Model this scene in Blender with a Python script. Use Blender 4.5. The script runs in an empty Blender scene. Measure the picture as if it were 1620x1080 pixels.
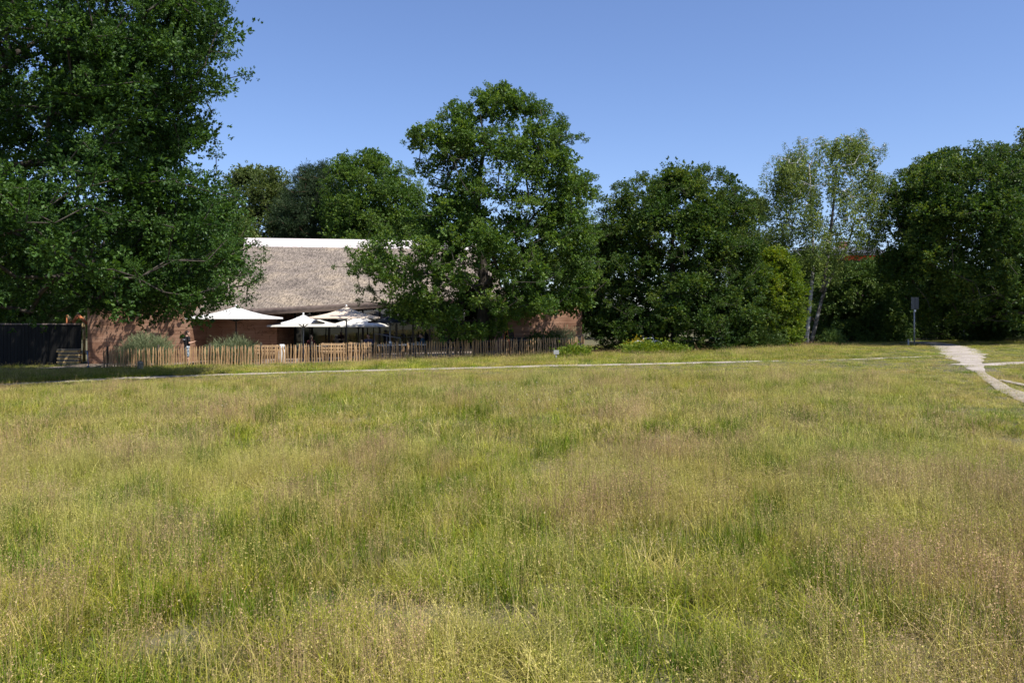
import bpy, math, random
import numpy as np
from mathutils import Vector, Matrix

random.seed(7)
R = math.radians
scene = bpy.context.scene
C = scene.collection

# ------------------------------------------------------------------ camera, sky, sun, exposure
F, HOR, CZ = 1260.0, 503.0, 1.65           # focal length in photo pixels, horizon row, eye height
cd = bpy.data.cameras.new('camera')
cam = bpy.data.objects.new('camera', cd); C.objects.link(cam)
cam.location = (0, 0, CZ); cam.rotation_euler = (R(90), 0, 0)
cd.sensor_width = 36.0; cd.lens = 36.0 * F / 1620.0
cd.shift_y = -(540.0 - HOR) / 1620.0
cd.clip_start = 0.1; cd.clip_end = 3000
scene.camera = cam

SUN_EL, SUN_AZ = 59.0, 47.0                # azimuth: degrees to the right of straight behind the camera
ts = Vector((math.sin(R(SUN_AZ)) * math.cos(R(SUN_EL)), -math.cos(R(SUN_AZ)) * math.cos(R(SUN_EL)), math.sin(R(SUN_EL))))
world = bpy.data.worlds.new('World'); scene.world = world; world.use_nodes = True
wn = world.node_tree.nodes; wl = world.node_tree.links
for n in list(wn): wn.remove(n)
sky = wn.new('ShaderNodeTexSky'); sky.sky_type = 'NISHITA'; sky.sun_disc = False
sky.sun_elevation = R(SUN_EL)
sky.sun_rotation = math.atan2(ts.x, ts.y)
sky.altitude = 0; sky.air_density = 1.0; sky.dust_density = 0.5; sky.ozone_density = 7.0
bg = wn.new('ShaderNodeBackground'); bg.inputs['Strength'].default_value = 0.104
wo = wn.new('ShaderNodeOutputWorld')
tint = wn.new('ShaderNodeMixRGB'); tint.blend_type = 'MULTIPLY'; tint.inputs[0].default_value = 1.0; tint.inputs[2].default_value = (1.06, .975, 1.05, 1)
wl.new(sky.outputs[0], tint.inputs[1]); wl.new(tint.outputs[0], bg.inputs[0]); wl.new(bg.outputs[0], wo.inputs[0])
sd = bpy.data.lights.new('sun', 'SUN'); sd.energy = 4.5; sd.angle = R(0.53); sd.color = (1.0, 0.955, 0.88)
sun = bpy.data.objects.new('sun', sd); C.objects.link(sun)
sun.rotation_euler = (-ts).to_track_quat('-Z', 'Y').to_euler()
vs = scene.view_settings
vs.view_transform = 'Standard'; vs.look = 'None'; vs.exposure = 0.68; vs.gamma = 1.0; vs.use_curve_mapping = False
scene.render.engine = 'CYCLES'
scene.cycles.max_bounces = 5; scene.cycles.diffuse_bounces = 2; scene.cycles.glossy_bounces = 3
scene.cycles.transmission_bounces = 4; scene.cycles.transparent_max_bounces = 8
scene.cycles.sample_clamp_indirect = 6.0
scene.cycles.use_denoising = True

# ------------------------------------------------------------------ helpers
class VNoise:
    """smooth lattice noise in the plane, 0..1"""
    def __init__(s, seed, n=256):
        s.n = n; s.g = np.random.RandomState(seed).rand(n, n)
    def __call__(s, x, y):
        x = np.asarray(x, float); y = np.asarray(y, float)
        i = np.floor(x).astype(int); j = np.floor(y).astype(int)
        u = x - i; v = y - j; u = u * u * (3 - 2 * u); v = v * v * (3 - 2 * v)
        n = s.n; g = s.g
        a = g[i % n, j % n]; b = g[(i + 1) % n, j % n]; c = g[i % n, (j + 1) % n]; d = g[(i + 1) % n, (j + 1) % n]
        return (a * (1 - u) + b * u) * (1 - v) + (c * (1 - u) + d * u) * v
    def fbm(s, x, y, o=3):
        t = 0; amp = 1; tot = 0
        for k in range(o):
            t = t + amp * s(np.asarray(x) * 2 ** k + 17.3 * k, np.asarray(y) * 2 ** k + 5.1 * k); tot += amp; amp *= .55
        return t / tot
NT = VNoise(3)

def soft(v, lim):
    return lim * np.tanh(np.asarray(v, float) / lim)
def zt(x, y):
    """height of the ground"""
    yy = 62 * np.tanh(np.maximum(np.asarray(y, float), -40) / 62 * 1.0) if False else np.minimum(np.asarray(y, float), 60)
    h = -0.0095 * yy + 0.022 * soft(x, 60)
    h = h + 0.10 * (NT.fbm(np.asarray(x) / 7.0 + 40, np.asarray(y) / 7.0 + 40, 2) - .5)
    return h
def Pt(px, py, D):
    return Vector(((px - 810) / F * D, D, CZ + (HOR - py) / F * D))
def X(px, D): return (px - 810) / F * D
def Zp(py, D): return CZ + (HOR - py) / F * D
def Gd(px, D):
    x = X(px, D); return Vector((x, D, float(zt(x, D))))
def G(px, py):
    """where the pixel's ray meets the ground"""
    D = 3.0
    while D < 200:
        if CZ + (HOR - py) / F * D <= float(zt(X(px, D), D)): break
        D += 0.1
    return Gd(px, D)

def np_mesh(name, V, faces, smooth=False, colors=None):
    V = np.asarray(V, np.float32); faces = np.asarray(faces, np.int32)
    me = bpy.data.meshes.new(name)
    nf, k = faces.shape
    me.vertices.add(len(V)); me.vertices.foreach_set('co', V.ravel())
    me.loops.add(nf * k); me.loops.foreach_set('vertex_index', faces.ravel())
    me.polygons.add(nf); me.polygons.foreach_set('loop_start', np.arange(0, nf * k, k, dtype=np.int32))
    if smooth: me.polygons.foreach_set('use_smooth', np.ones(nf, bool))
    if colors is not None:
        at = me.color_attributes.new('col', 'FLOAT_COLOR', 'POINT')
        at.data.foreach_set('color', np.asarray(colors, np.float32).ravel())
    me.update(calc_edges=True); me.validate()
    return me

class MB:
    """collects shapes into one mesh"""
    def __init__(s): s.v = []; s.f = []
    def add(s, vs_, fs_):
        o = len(s.v); s.v += [tuple(p) for p in vs_]; s.f += [tuple(i + o for i in f) for f in fs_]; return s
    def box(s, x0, x1, y0, y1, z0, z1, rz=0, c=(0, 0)):
        pts = [(x, y, z) for z in (z0, z1) for x, y in ((x0, y0), (x1, y0), (x1, y1), (x0, y1))]
        if rz:
            ca, sa = math.cos(rz), math.sin(rz)
            pts = [(c[0] + (x - c[0]) * ca - (y - c[1]) * sa, c[1] + (x - c[0]) * sa + (y - c[1]) * ca, z) for x, y, z in pts]
        return s.add(pts, [(3, 2, 1, 0), (4, 5, 6, 7), (0, 1, 5, 4), (1, 2, 6, 5), (2, 3, 7, 6), (3, 0, 4, 7)])
    def prism(s, poly, z0, z1):
        """poly: list of (x,y) counter-clockwise; z0,z1 numbers or lists"""
        n = len(poly)
        a = z0 if hasattr(z0, '__len__') else [z0] * n; b = z1 if hasattr(z1, '__len__') else [z1] * n
        pts = [(p[0], p[1], a[i]) for i, p in enumerate(poly)] + [(p[0], p[1], b[i]) for i, p in enumerate(poly)]
        return s.add(pts, [tuple(range(n))[::-1], tuple(range(n, 2 * n))] + [(i, (i + 1) % n, n + (i + 1) % n, n + i) for i in range(n)])
    def tube(s, pts, rad, sides=8, cap=True):
        pts = [Vector(p) for p in pts]; n = len(pts)
        rad = rad if hasattr(rad, '__len__') else [rad] * n
        rings = []; up = None
        for i, p in enumerate(pts):
            t = (pts[min(i + 1, n - 1)] - pts[max(i - 1, 0)])
            t = t.normalized() if t.length > 1e-9 else Vector((0, 0, 1))
            if up is None: up = t.orthogonal().normalized()
            else:
                up = up - t * up.dot(t); up = up.normalized() if up.length > 1e-6 else t.orthogonal().normalized()
            b = t.cross(up)
            rings.append([p + (up * math.cos(2 * math.pi * k / sides) + b * math.sin(2 * math.pi * k / sides)) * rad[i] for k in range(sides)])
        vs_ = [q for r_ in rings for q in r_]
        fs_ = [(i * sides + k, i * sides + (k + 1) % sides, (i + 1) * sides + (k + 1) % sides, (i + 1) * sides + k) for i in range(n - 1) for k in range(sides)]
        if cap: fs_ += [tuple(range(sides))[::-1], tuple((n - 1) * sides + k for k in range(sides))]
        return s.add(vs_, fs_)
    def ring(s, c, axis, R_, r_, seg=28, sides=8):
        c = Vector(c); ax = Vector(axis).normalized(); u = ax.orthogonal().normalized(); v = ax.cross(u)
        vs_ = []; fs_ = []
        for i in range(seg):
            a = 2 * math.pi * i / seg; d = u * math.cos(a) + v * math.sin(a)
            for k in range(sides):
                b = 2 * math.pi * k / sides
                vs_.append(c + d * (R_ + r_ * math.cos(b)) + ax * r_ * math.sin(b))
        for i in range(seg):
            for k in range(sides):
                i2 = (i + 1) % seg; k2 = (k + 1) % sides
                fs_.append((i * sides + k, i2 * sides + k, i2 * sides + k2, i * sides + k2))
        return s.add(vs_, fs_)
    def ball(s, c, r, seg=12, rings=8, rot=None):
        r = Vector(r) if hasattr(r, '__len__') else Vector((r, r, r)); c = Vector(c)
        def pt(v):
            v = Vector((v[0] * r.x, v[1] * r.y, v[2] * r.z))
            if rot is not None: v = rot @ v
            return c + v
        vs_ = [pt((0, 0, -1))]
        for i in range(1, rings):
            a = -math.pi / 2 + math.pi * i / rings
            for k in range(seg):
                b = 2 * math.pi * k / seg; vs_.append(pt((math.cos(a) * math.cos(b), math.cos(a) * math.sin(b), math.sin(a))))
        vs_.append(pt((0, 0, 1))); top = len(vs_) - 1; fs_ = []
        for k in range(seg):
            fs_.append((0, 1 + (k + 1) % seg, 1 + k)); fs_.append((top, top - seg + k, top - seg + (k + 1) % seg))
        for i in range(rings - 2):
            for k in range(seg):
                a = 1 + i * seg; fs_.append((a + k, a + (k + 1) % seg, a + seg + (k + 1) % seg, a + seg + k))
        return s.add(vs_, fs_)
    def capsule(s, a, b, ra, rb, sides=12):
        a = Vector(a); b = Vector(b); d = (b - a); L = d.length
        if L < 1e-6: return s.ball(a, ra)
        d /= L; pts = []; rad = []
        for k in range(0, 4):
            t = math.pi / 2 * k / 4; pts.append(a - d * ra * math.cos(t)); rad.append(max(ra * math.sin(t), .0006))
        pts += [a, b]; rad += [ra, rb]
        for k in range(1, 5):
            t = math.pi / 2 * k / 4; pts.append(b + d * rb * math.sin(t)); rad.append(max(rb * math.cos(t), .0006))
        return s.tube(pts, rad, sides)
    def mesh(s, name, smooth=False, bevel=0):
        me = bpy.data.meshes.new(name); me.from_pydata(s.v, [], s.f); me.update()
        if smooth: me.polygons.foreach_set('use_smooth', [True] * len(me.polygons))
        return me
    def build(s, name, mat, parent=None, smooth=False, loc=(0, 0, 0), rz=0, bevel=0):
        me = s.mesh(name, smooth)
        return obj(name, me, mat, parent, loc, rz, bevel)

def obj(name, me, mat, parent=None, loc=(0, 0, 0), rz=0, bevel=0):
    if mat is not None and not me.materials: me.materials.append(mat)
    o = bpy.data.objects.new(name, me); C.objects.link(o)
    o.location = loc; o.rotation_euler = (0, 0, rz)
    if parent is not None: o.parent = parent
    if bevel:
        m = o.modifiers.new('bevel', 'BEVEL'); m.width = bevel; m.segments = 2; m.limit_method = 'ANGLE'
    return o
def tag(o, label, cat, group=None):
    o['label'] = label; o['category'] = cat
    if group: o['group'] = group
    return o
def thing(name, label, cat, loc=(0, 0, 0), rz=0, group=None):
    o = bpy.data.objects.new(name, None); C.objects.link(o); o.empty_display_size = .2
    o.location = loc; o.rotation_euler = (0, 0, rz)
    return tag(o, label, cat, group)
def structure(o): o['kind'] = 'structure'; return o
def dup(root, loc, rz, label, group=None):
    r = root.copy(); C.objects.link(r); r.location = loc; r.rotation_euler = (0, 0, rz); r['label'] = label
    if group: r['group'] = group
    for ch in list(root.children):
        c = ch.copy(); C.objects.link(c); c.parent = r
        for g in list(ch.children):
            d = g.copy(); C.objects.link(d); d.parent = c
    return r

# ------------------------------------------------------------------ materials
def newmat(name):
    m = bpy.data.materials.new(name); m.use_nodes = True
    nt = m.node_tree
    for n in list(nt.nodes): nt.nodes.remove(n)
    return m, nt.nodes, nt.links
def pmat(name, cols, scale=4.0, rough=.7, bump=0, bscale=None, stretch=(1, 1, 1), detail=6, spec=.3, metallic=0, pos=None, world=False, lo=.3, hi=.7, objrand=0):
    """noise between several colours + bump"""
    m, N, L = newmat(name)
    out = N.new('ShaderNodeOutputMaterial'); b = N.new('ShaderNodeBsdfPrincipled'); L.new(b.outputs[0], out.inputs[0])
    b.inputs['Roughness'].default_value = rough; b.inputs['Specular IOR Level'].default_value = spec; b.inputs['Metallic'].default_value = metallic
    if world:
        g = N.new('ShaderNodeNewGeometry'); src = g.outputs['Position']
    else:
        tc = N.new('ShaderNodeTexCoord'); src = tc.outputs['Object']
    mp = N.new('ShaderNodeMapping'); mp.inputs['Scale'].default_value = stretch; L.new(src, mp.inputs[0])
    no = N.new('ShaderNodeTexNoise'); no.inputs['Scale'].default_value = scale; no.inputs['Detail'].default_value = detail; no.inputs['Roughness'].default_value = .62
    L.new(mp.outputs[0], no.inputs['Vector'])
    cr = N.new('ShaderNodeValToRGB'); L.new(no.outputs['Fac'], cr.inputs[0])
    e = cr.color_ramp.elements; k = len(cols)
    while len(e) < k: e.new(.5)
    for i, c in enumerate(cols):
        e[i].position = (pos[i] if pos else lo + (hi - lo) * i / max(1, k - 1)); e[i].color = (*c, 1)
    colout = cr.outputs[0]
    if objrand:
        oi = N.new('ShaderNodeObjectInfo'); mr = N.new('ShaderNodeMapRange'); mr.inputs['To Min'].default_value = 1 - objrand; mr.inputs['To Max'].default_value = 1 + objrand
        L.new(oi.outputs['Random'], mr.inputs[0])
        hs = N.new('ShaderNodeHueSaturation'); L.new(mr.outputs[0], hs.inputs['Value']); L.new(colout, hs.inputs['Color']); colout = hs.outputs[0]
    L.new(colout, b.inputs['Base Color'])
    if bump:
        n2 = N.new('ShaderNodeTexNoise'); n2.inputs['Scale'].default_value = bscale or scale * 4; n2.inputs['Detail'].default_value = 5
        L.new(mp.outputs[0], n2.inputs['Vector'])
        bp = N.new('ShaderNodeBump'); bp.inputs['Strength'].default_value = 1.0; bp.inputs['Distance'].default_value = bump
        L.new(n2.outputs['Fac'], bp.inputs['Height']); L.new(bp.outputs[0], b.inputs['Normal'])
    return m
def leafmat(name, c_dark, c_mid, c_light, rough=.5, trans=.36, spec=.28, nscale=.55):
    m, N, L = newmat(name)
    out = N.new('ShaderNodeOutputMaterial'); b = N.new('ShaderNodeBsdfPrincipled')
    b.inputs['Roughness'].default_value = rough; b.inputs['Specular IOR Level'].default_value = spec
    g = N.new('ShaderNodeNewGeometry'); tc = N.new('ShaderNodeTexCoord')
    no = N.new('ShaderNodeTexNoise'); no.inputs['Scale'].default_value = nscale; no.inputs['Detail'].default_value = 3; L.new(g.outputs['Position'], no.inputs['Vector'])
    ad = N.new('ShaderNodeMath'); ad.operation = 'MULTIPLY_ADD'; ad.inputs[1].default_value = .75; L.new(g.outputs['Random Per Island'], ad.inputs[0])
    m2 = N.new('ShaderNodeMath'); m2.operation = 'MULTIPLY_ADD'; m2.inputs[1].default_value = 1.1; m2.inputs[2].default_value = -.58; L.new(no.outputs['Fac'], m2.inputs[0])
    oi = N.new('ShaderNodeObjectInfo'); m3 = N.new('ShaderNodeMath'); m3.operation = 'MULTIPLY_ADD'; m3.inputs[1].default_value = .36; L.new(oi.outputs['Random'], m3.inputs[0]); L.new(m2.outputs[0], m3.inputs[2])
    L.new(m3.outputs[0], ad.inputs[2])
    cr = N.new('ShaderNodeValToRGB'); L.new(ad.outputs[0], cr.inputs[0])
    e = cr.color_ramp.elements; e.new(.5)
    for i, (p, c) in enumerate(((.12, c_dark), (.55, c_mid), (.98, c_light))): e[i].position = p; e[i].color = (*c, 1)
    L.new(cr.outputs[0], b.inputs['Base Color'])
    t = N.new('ShaderNodeBsdfTranslucent')
    hs = N.new('ShaderNodeHueSaturation'); hs.inputs['Hue'].default_value = .485; hs.inputs['Saturation'].default_value = 1.1; hs.inputs['Value'].default_value = 1.35
    L.new(cr.outputs[0], hs.inputs['Color']); L.new(hs.outputs[0], t.inputs[0])
    mx = N.new('ShaderNodeMixShader'); mx.inputs[0].default_value = trans
    L.new(b.outputs[0], mx.inputs[1]); L.new(t.outputs[0], mx.inputs[2]); L.new(mx.outputs[0], out.inputs[0])
    return m

M = {}
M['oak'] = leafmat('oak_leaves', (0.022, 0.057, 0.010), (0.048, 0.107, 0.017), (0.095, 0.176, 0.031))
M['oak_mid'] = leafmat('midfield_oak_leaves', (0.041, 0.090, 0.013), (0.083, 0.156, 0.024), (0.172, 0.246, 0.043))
M['thicket'] = leafmat('thicket_leaves', (0.027, 0.059, 0.010), (0.054, 0.111, 0.019), (0.159, 0.204, 0.033))
M['lime'] = leafmat('lime_green_leaves', (0.068, 0.124, 0.012), (0.136, 0.212, 0.023), (0.288, 0.322, 0.037))
M['birch'] = leafmat('birch_leaves', (0.091, 0.137, 0.028), (0.154, 0.214, 0.044), (0.254, 0.305, 0.074), trans=.28, rough=.6, spec=.15)
M['pine'] = leafmat('pine_needles', (0.017, 0.037, 0.011), (0.031, 0.060, 0.018), (0.060, 0.088, 0.029), trans=.12, rough=.6)
M['far'] = leafmat('far_leaves', (0.047, 0.096, 0.020), (0.086, 0.153, 0.031), (0.156, 0.209, 0.051), trans=.25)
M['far_olive'] = leafmat('olive_leaves', (0.059, 0.095, 0.020), (0.099, 0.137, 0.031), (0.158, 0.194, 0.047), trans=.25)
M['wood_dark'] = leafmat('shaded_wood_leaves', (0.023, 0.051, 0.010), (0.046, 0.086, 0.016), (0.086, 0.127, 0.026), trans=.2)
M['broom'] = leafmat('broom_twigs', (.130, .165, .075), (.200, .235, .115), (.290, .320, .175), trans=.15, rough=.6)
M['yellow'] = leafmat('yellow_blossom', (.30, .24, .015), (.50, .40, .03), (.65, .52, .05), trans=.3, rough=.6)
M['bark'] = pmat('oak_bark', [(.022, .018, .013), (.055, .045, .034), (.095, .082, .064)], 7, .9, .02, 22, (1, 1, .25))
M['birch_bark'] = pmat('birch_bark', [(.03, .027, .025), (.34, .32, .29), (.62, .60, .56)], 3.2, .8, .006, 14, (1, 1, 2.2), pos=[.36, .47, .62])
M['birch_dark'] = pmat('old_birch_bark', [(.035, .03, .026), (.12, .11, .095), (.34, .32, .29)], 3.2, .85, .01, 14, (1, 1, 1.4), pos=[.36, .52, .68])
M['pine_bark'] = pmat('pine_bark', [(.06, .035, .022), (.15, .085, .05)], 7, .9, .02, 20, (1, 1, .3))
M['soil'] = pmat('soil', [(.070, .068, .030), (.11, .10, .050), (.15, .125, .070)], 1.4, .95, .03, 20, detail=9, world=True)
M['gravel'] = pmat('gravel_path', [(.22, .19, .15), (.36, .31, .26), (.47, .42, .36)], 1.6, .95, .012, 60, detail=10, world=True)
M['track'] = pmat('trodden_earth', [(.20, .165, .115), (.31, .26, .20), (.40, .35, .28)], 2.5, .95, .015, 40, detail=10, world=True)
M['terrace'] = pmat('terrace_ground', [(.16, .12, .09), (.24, .19, .15), (.30, .25, .20)], 1.8, .95, .01, 40, detail=9, world=True)
M['white_cloth'] = pmat('white_canvas', [(.58, .57, .55), (.66, .65, .63)], 1.2, .85, .004, 6)
M['cream_cloth'] = pmat('cream_canvas', [(.54, .44, .35), (.61, .51, .41)], 1.2, .85, .004, 6)
M['pale_cloth'] = pmat('pale_canvas', [(.60, .58, .52), (.68, .65, .59)], 1.2, .85, .004, 6)
M['navy_cloth'] = pmat('navy_canvas', [(.018, .024, .036), (.035, .044, .060)], 1.2, .8, .004, 6)
M['dark_metal'] = pmat('dark_metal', [(.015, .015, .016), (.03, .03, .032)], 5, .45, spec=.5)
M['grey_metal'] = pmat('galvanised_metal', [(.22, .23, .24), (.32, .33, .34)], 6, .5, spec=.5, metallic=.4)
M['chestnut'] = pmat('split_chestnut', [(.25, .145, .070), (.40, .25, .125), (.53, .355, .185)], 5, .8, .004, 30, (3, 3, .5), objrand=.28)
M['grey_wood'] = pmat('weathered_post', [(.17, .145, .11), (.27, .24, .19)], 6, .85, .006, 26, (2, 2, .4))
M['bench_wood'] = pmat('bench_timber', [(.40, .25, .13), (.56, .38, .21)], 4, .7, .003, 24, (.6, 3, 3))
M['black_timber'] = pmat('shade_darkened_board', [(.005, .005, .004), (.011, .010, .009)], 5, .7, .004, 30, (3, 3, .4), objrand=.3)  # dark boards; the deep shade there is put into their near-black colour
M['orange_wood'] = pmat('orange_timber', [(.50, .15, .06), (.66, .25, .10)], 4, .7, .003, 20, (2, 2, .5))
M['tan_wood'] = pmat('tan_timber', [(.50, .34, .15), (.62, .45, .22)], 4, .7, .003, 20, (2, 2, .5))
M['zinc'] = pmat('pale_ridge_metal', [(.70, .63, .61), (.80, .73, .71)], 1.0, .5, spec=.4)
M['fascia'] = pmat('weathered_fascia', [(.20, .15, .13), (.33, .26, .23)], 3, .85, .004, 20, (.5, 2, 2))
M['soffit'] = pmat('timber_soffit', [(.10, .055, .032), (.16, .09, .055)], 3, .8, .004, 20, (.4, 2, 2))
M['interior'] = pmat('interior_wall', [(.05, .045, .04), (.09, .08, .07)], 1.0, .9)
M['plaster'] = pmat('pale_plaster', [(.45, .44, .41), (.55, .54, .50)], 1.0, .9)
M['white_paint'] = pmat('white_paint', [(.72, .72, .71), (.80, .80, .79)], 3, .5)
M['black_board'] = pmat('black_board', [(.012, .012, .013), (.02, .02, .021)], 3, .6)
M['skin'] = pmat('skin', [(.46, .27, .19), (.56, .35, .26)], 9, .55, spec=.35)
M['hair'] = pmat('dark_hair', [(.015, .011, .008), (.035, .025, .018)], 30, .6, stretch=(3, 3, .6))
M['black_tee'] = pmat('black_cotton', [(.010, .010, .012), (.018, .018, .021)], 12, .9, .003, 18)
M['camo'] = pmat('blue_grey_patterned_cloth', [(.10, .15, .20), (.28, .34, .40), (.55, .58, .60)], 16, .9, detail=2, lo=.4, hi=.62)
M['blue_cloth'] = pmat('blue_cotton', [(.025, .075, .14), (.045, .11, .19)], 10, .9, .003, 16)
M['violet_cloth'] = pmat('violet_grey_cotton', [(.07, .07, .14), (.12, .12, .20)], 10, .9, .003, 16)
M['maroon_cloth'] = pmat('maroon_cotton', [(.07, .018, .018), (.11, .03, .03)], 10, .9, .003, 16)
M['grey_cloth'] = pmat('dark_grey_cotton', [(.028, .030, .034), (.05, .052, .058)], 10, .9, .003, 16)
M['pale_top'] = pmat('pale_cotton', [(.55, .55, .60), (.64, .64, .68)], 10, .9, .003, 16)
M['denim'] = pmat('denim', [(.03, .045, .085), (.05, .07, .12)], 14, .9, .002, 30)
M['rubber'] = pmat('rubber', [(.012, .012, .012), (.022, .022, .022)], 8, .7)
M['scooter_blue'] = pmat('blue_paint', [(.02, .14, .34), (.04, .20, .44)], 5, .4, spec=.5)
M['eye'] = pmat('eye', [(.02, .015, .012), (.03, .022, .018)], 5, .2, spec=.5)
M['slate'] = pmat('slate_roof', [(.055, .058, .066), (.10, .105, .115)], 5, .6, .01, 14, (1, 1, 3))
M['red_render'] = pmat('red_orange_render', [(.58, .075, .025), (.68, .11, .04)], 2, .8)
M['brick'] = pmat('chimney_brick', [(.28, .12, .08), (.38, .19, .13)], 6, .9, .01, 20)
M['dark_brick'] = pmat('dark_brick', [(.075, .05, .042), (.12, .085, .07)], 6, .9, .01, 20)
M['stone'] = pmat('grey_stone', [(.22, .21, .19), (.34, .32, .29)], 9, .9, .01, 30)
M['asphalt'] = pmat('board_back', [(.07, .075, .08), (.10, .105, .11)], 3, .5)

def earth_material():
    """rammed earth: horizontal lifts, soft patches, thin cracks"""
    m, N, L = newmat('rammed_earth')
    out = N.new('ShaderNodeOutputMaterial'); b = N.new('ShaderNodeBsdfPrincipled'); L.new(b.outputs[0], out.inputs[0])
    b.inputs['Roughness'].default_value = .95; b.inputs['Specular IOR Level'].default_value = .1
    tc = N.new('ShaderNodeTexCoord'); mp = N.new('ShaderNodeMapping'); mp.inputs['Scale'].default_value = (.35, .35, 5.0); L.new(tc.outputs['Object'], mp.inputs[0])
    n1 = N.new('ShaderNodeTexNoise'); n1.inputs['Scale'].default_value = 1.6; n1.inputs['Detail'].default_value = 6; L.new(mp.outputs[0], n1.inputs['Vector'])
    n2 = N.new('ShaderNodeTexNoise'); n2.inputs['Scale'].default_value = .9; n2.inputs['Detail'].default_value = 8; L.new(tc.outputs['Object'], n2.inputs['Vector'])
    ad = N.new('ShaderNodeMath'); ad.operation = 'ADD'; L.new(n1.outputs['Fac'], ad.inputs[0]); L.new(n2.outputs['Fac'], ad.inputs[1])
    hf = N.new('ShaderNodeMath'); hf.operation = 'MULTIPLY'; hf.inputs[1].default_value = .5; L.new(ad.outputs[0], hf.inputs[0])
    cr = N.new('ShaderNodeValToRGB'); L.new(hf.outputs[0], cr.inputs[0]); e = cr.color_ramp.elements; e.new(.5)
    for i, (p, c) in enumerate(((.36, (.20, .105, .066)), (.5, (.31, .175, .115)), (.64, (.40, .245, .17)))): e[i].position = p; e[i].color = (*c, 1)
    vo = N.new('ShaderNodeTexVoronoi'); vo.feature = 'DISTANCE_TO_EDGE'; vo.inputs['Scale'].default_value = .55
    dn = N.new('ShaderNodeTexNoise'); dn.inputs['Scale'].default_value = 1.7; dn.inputs['Detail'].default_value = 4; L.new(tc.outputs['Object'], dn.inputs['Vector'])
    vm = N.new('ShaderNodeVectorMath'); vm.operation = 'MULTIPLY_ADD'; vm.inputs[1].default_value = (1.2, 1.2, 1.2)
    L.new(dn.outputs['Color'], vm.inputs[0]); L.new(tc.outputs['Object'], vm.inputs[2]); L.new(vm.outputs[0], vo.inputs['Vector'])
    mr = N.new('ShaderNodeMapRange'); mr.inputs['From Min'].default_value = 0; mr.inputs['From Max'].default_value = .012; mr.inputs['To Min'].default_value = .45; mr.inputs['To Max'].default_value = 1
    L.new(vo.outputs['Distance'], mr.inputs[0])
    mu = N.new('ShaderNodeMixRGB'); mu.blend_type = 'MULTIPLY'; mu.inputs[0].default_value = 1; L.new(cr.outputs[0], mu.inputs[1]); L.new(mr.outputs[0], mu.inputs[2])
    L.new(mu.outputs[0], b.inputs['Base Color'])
    bp = N.new('ShaderNodeBump'); bp.inputs['Distance'].default_value = .02; L.new(n1.outputs['Fac'], bp.inputs['Height']); L.new(bp.outputs[0], b.inputs['Normal'])
    return m
M['earth'] = earth_material()

def thatch_material():
    m, N, L = newmat('reed_thatch')
    out = N.new('ShaderNodeOutputMaterial'); b = N.new('ShaderNodeBsdfPrincipled'); L.new(b.outputs[0], out.inputs[0])
    b.inputs['Roughness'].default_value = .95; b.inputs['Specular IOR Level'].default_value = .1
    tc = N.new('ShaderNodeTexCoord')
    def noise(sc, st, det):
        mp = N.new('ShaderNodeMapping'); mp.inputs['Scale'].default_value = st; L.new(tc.outputs['Object'], mp.inputs[0])
        n = N.new('ShaderNodeTexNoise'); n.inputs['Scale'].default_value = sc; n.inputs['Detail'].default_value = det; n.inputs['Roughness'].default_value = .7
        L.new(mp.outputs[0], n.inputs['Vector']); return n
    big = noise(.45, (1, 1, 2.2), 4); fine = noise(8, (1.7, .38, .38), 6)
    cr = N.new('ShaderNodeValToRGB'); L.new(big.outputs['Fac'], cr.inputs[0]); e = cr.color_ramp.elements; e.new(.5)
    for i, (p, c) in enumerate(((.33, (.150, .128, .110)), (.5, (.225, .192, .160)), (.68, (.300, .250, .190)))): e[i].position = p; e[i].color = (*c, 1)
    c2 = N.new('ShaderNodeValToRGB'); L.new(fine.outputs['Fac'], c2.inputs[0]); e = c2.color_ramp.elements
    e[0].position = .36; e[0].color = (.32, .31, .31, 1); e[1].position = .60; e[1].color = (1.25, 1.22, 1.2, 1)
    mu = N.new('ShaderNodeMixRGB'); mu.blend_type = 'MULTIPLY'; mu.inputs[0].default_value = 1; L.new(cr.outputs[0], mu.inputs[1]); L.new(c2.outputs[0], mu.inputs[2])
    L.new(mu.outputs[0], b.inputs['Base Color'])
    bp = N.new('ShaderNodeBump'); bp.inputs['Distance'].default_value = .05; L.new(fine.outputs['Fac'], bp.inputs['Height']); L.new(bp.outputs[0], b.inputs['Normal'])
    return m
M['thatch'] = thatch_material()

def glass_material():
    m, N, L = newmat('window_glass')
    out = N.new('ShaderNodeOutputMaterial'); gl = N.new('ShaderNodeBsdfGlossy'); gl.inputs['Roughness'].default_value = .02; gl.inputs['Color'].default_value = (.9, .95, 1, 1)
    tr = N.new('ShaderNodeBsdfTransparent'); tr.inputs['Color'].default_value = (.62, .68, .70, 1)
    fr = N.new('ShaderNodeFresnel'); fr.inputs['IOR'].default_value = 2.1
    mx = N.new('ShaderNodeMixShader'); L.new(fr.outputs[0], mx.inputs[0]); L.new(tr.outputs[0], mx.inputs[1]); L.new(gl.outputs[0], mx.inputs[2]); L.new(mx.outputs[0], out.inputs[0])
    return m
M['glass'] = glass_material()

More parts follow.
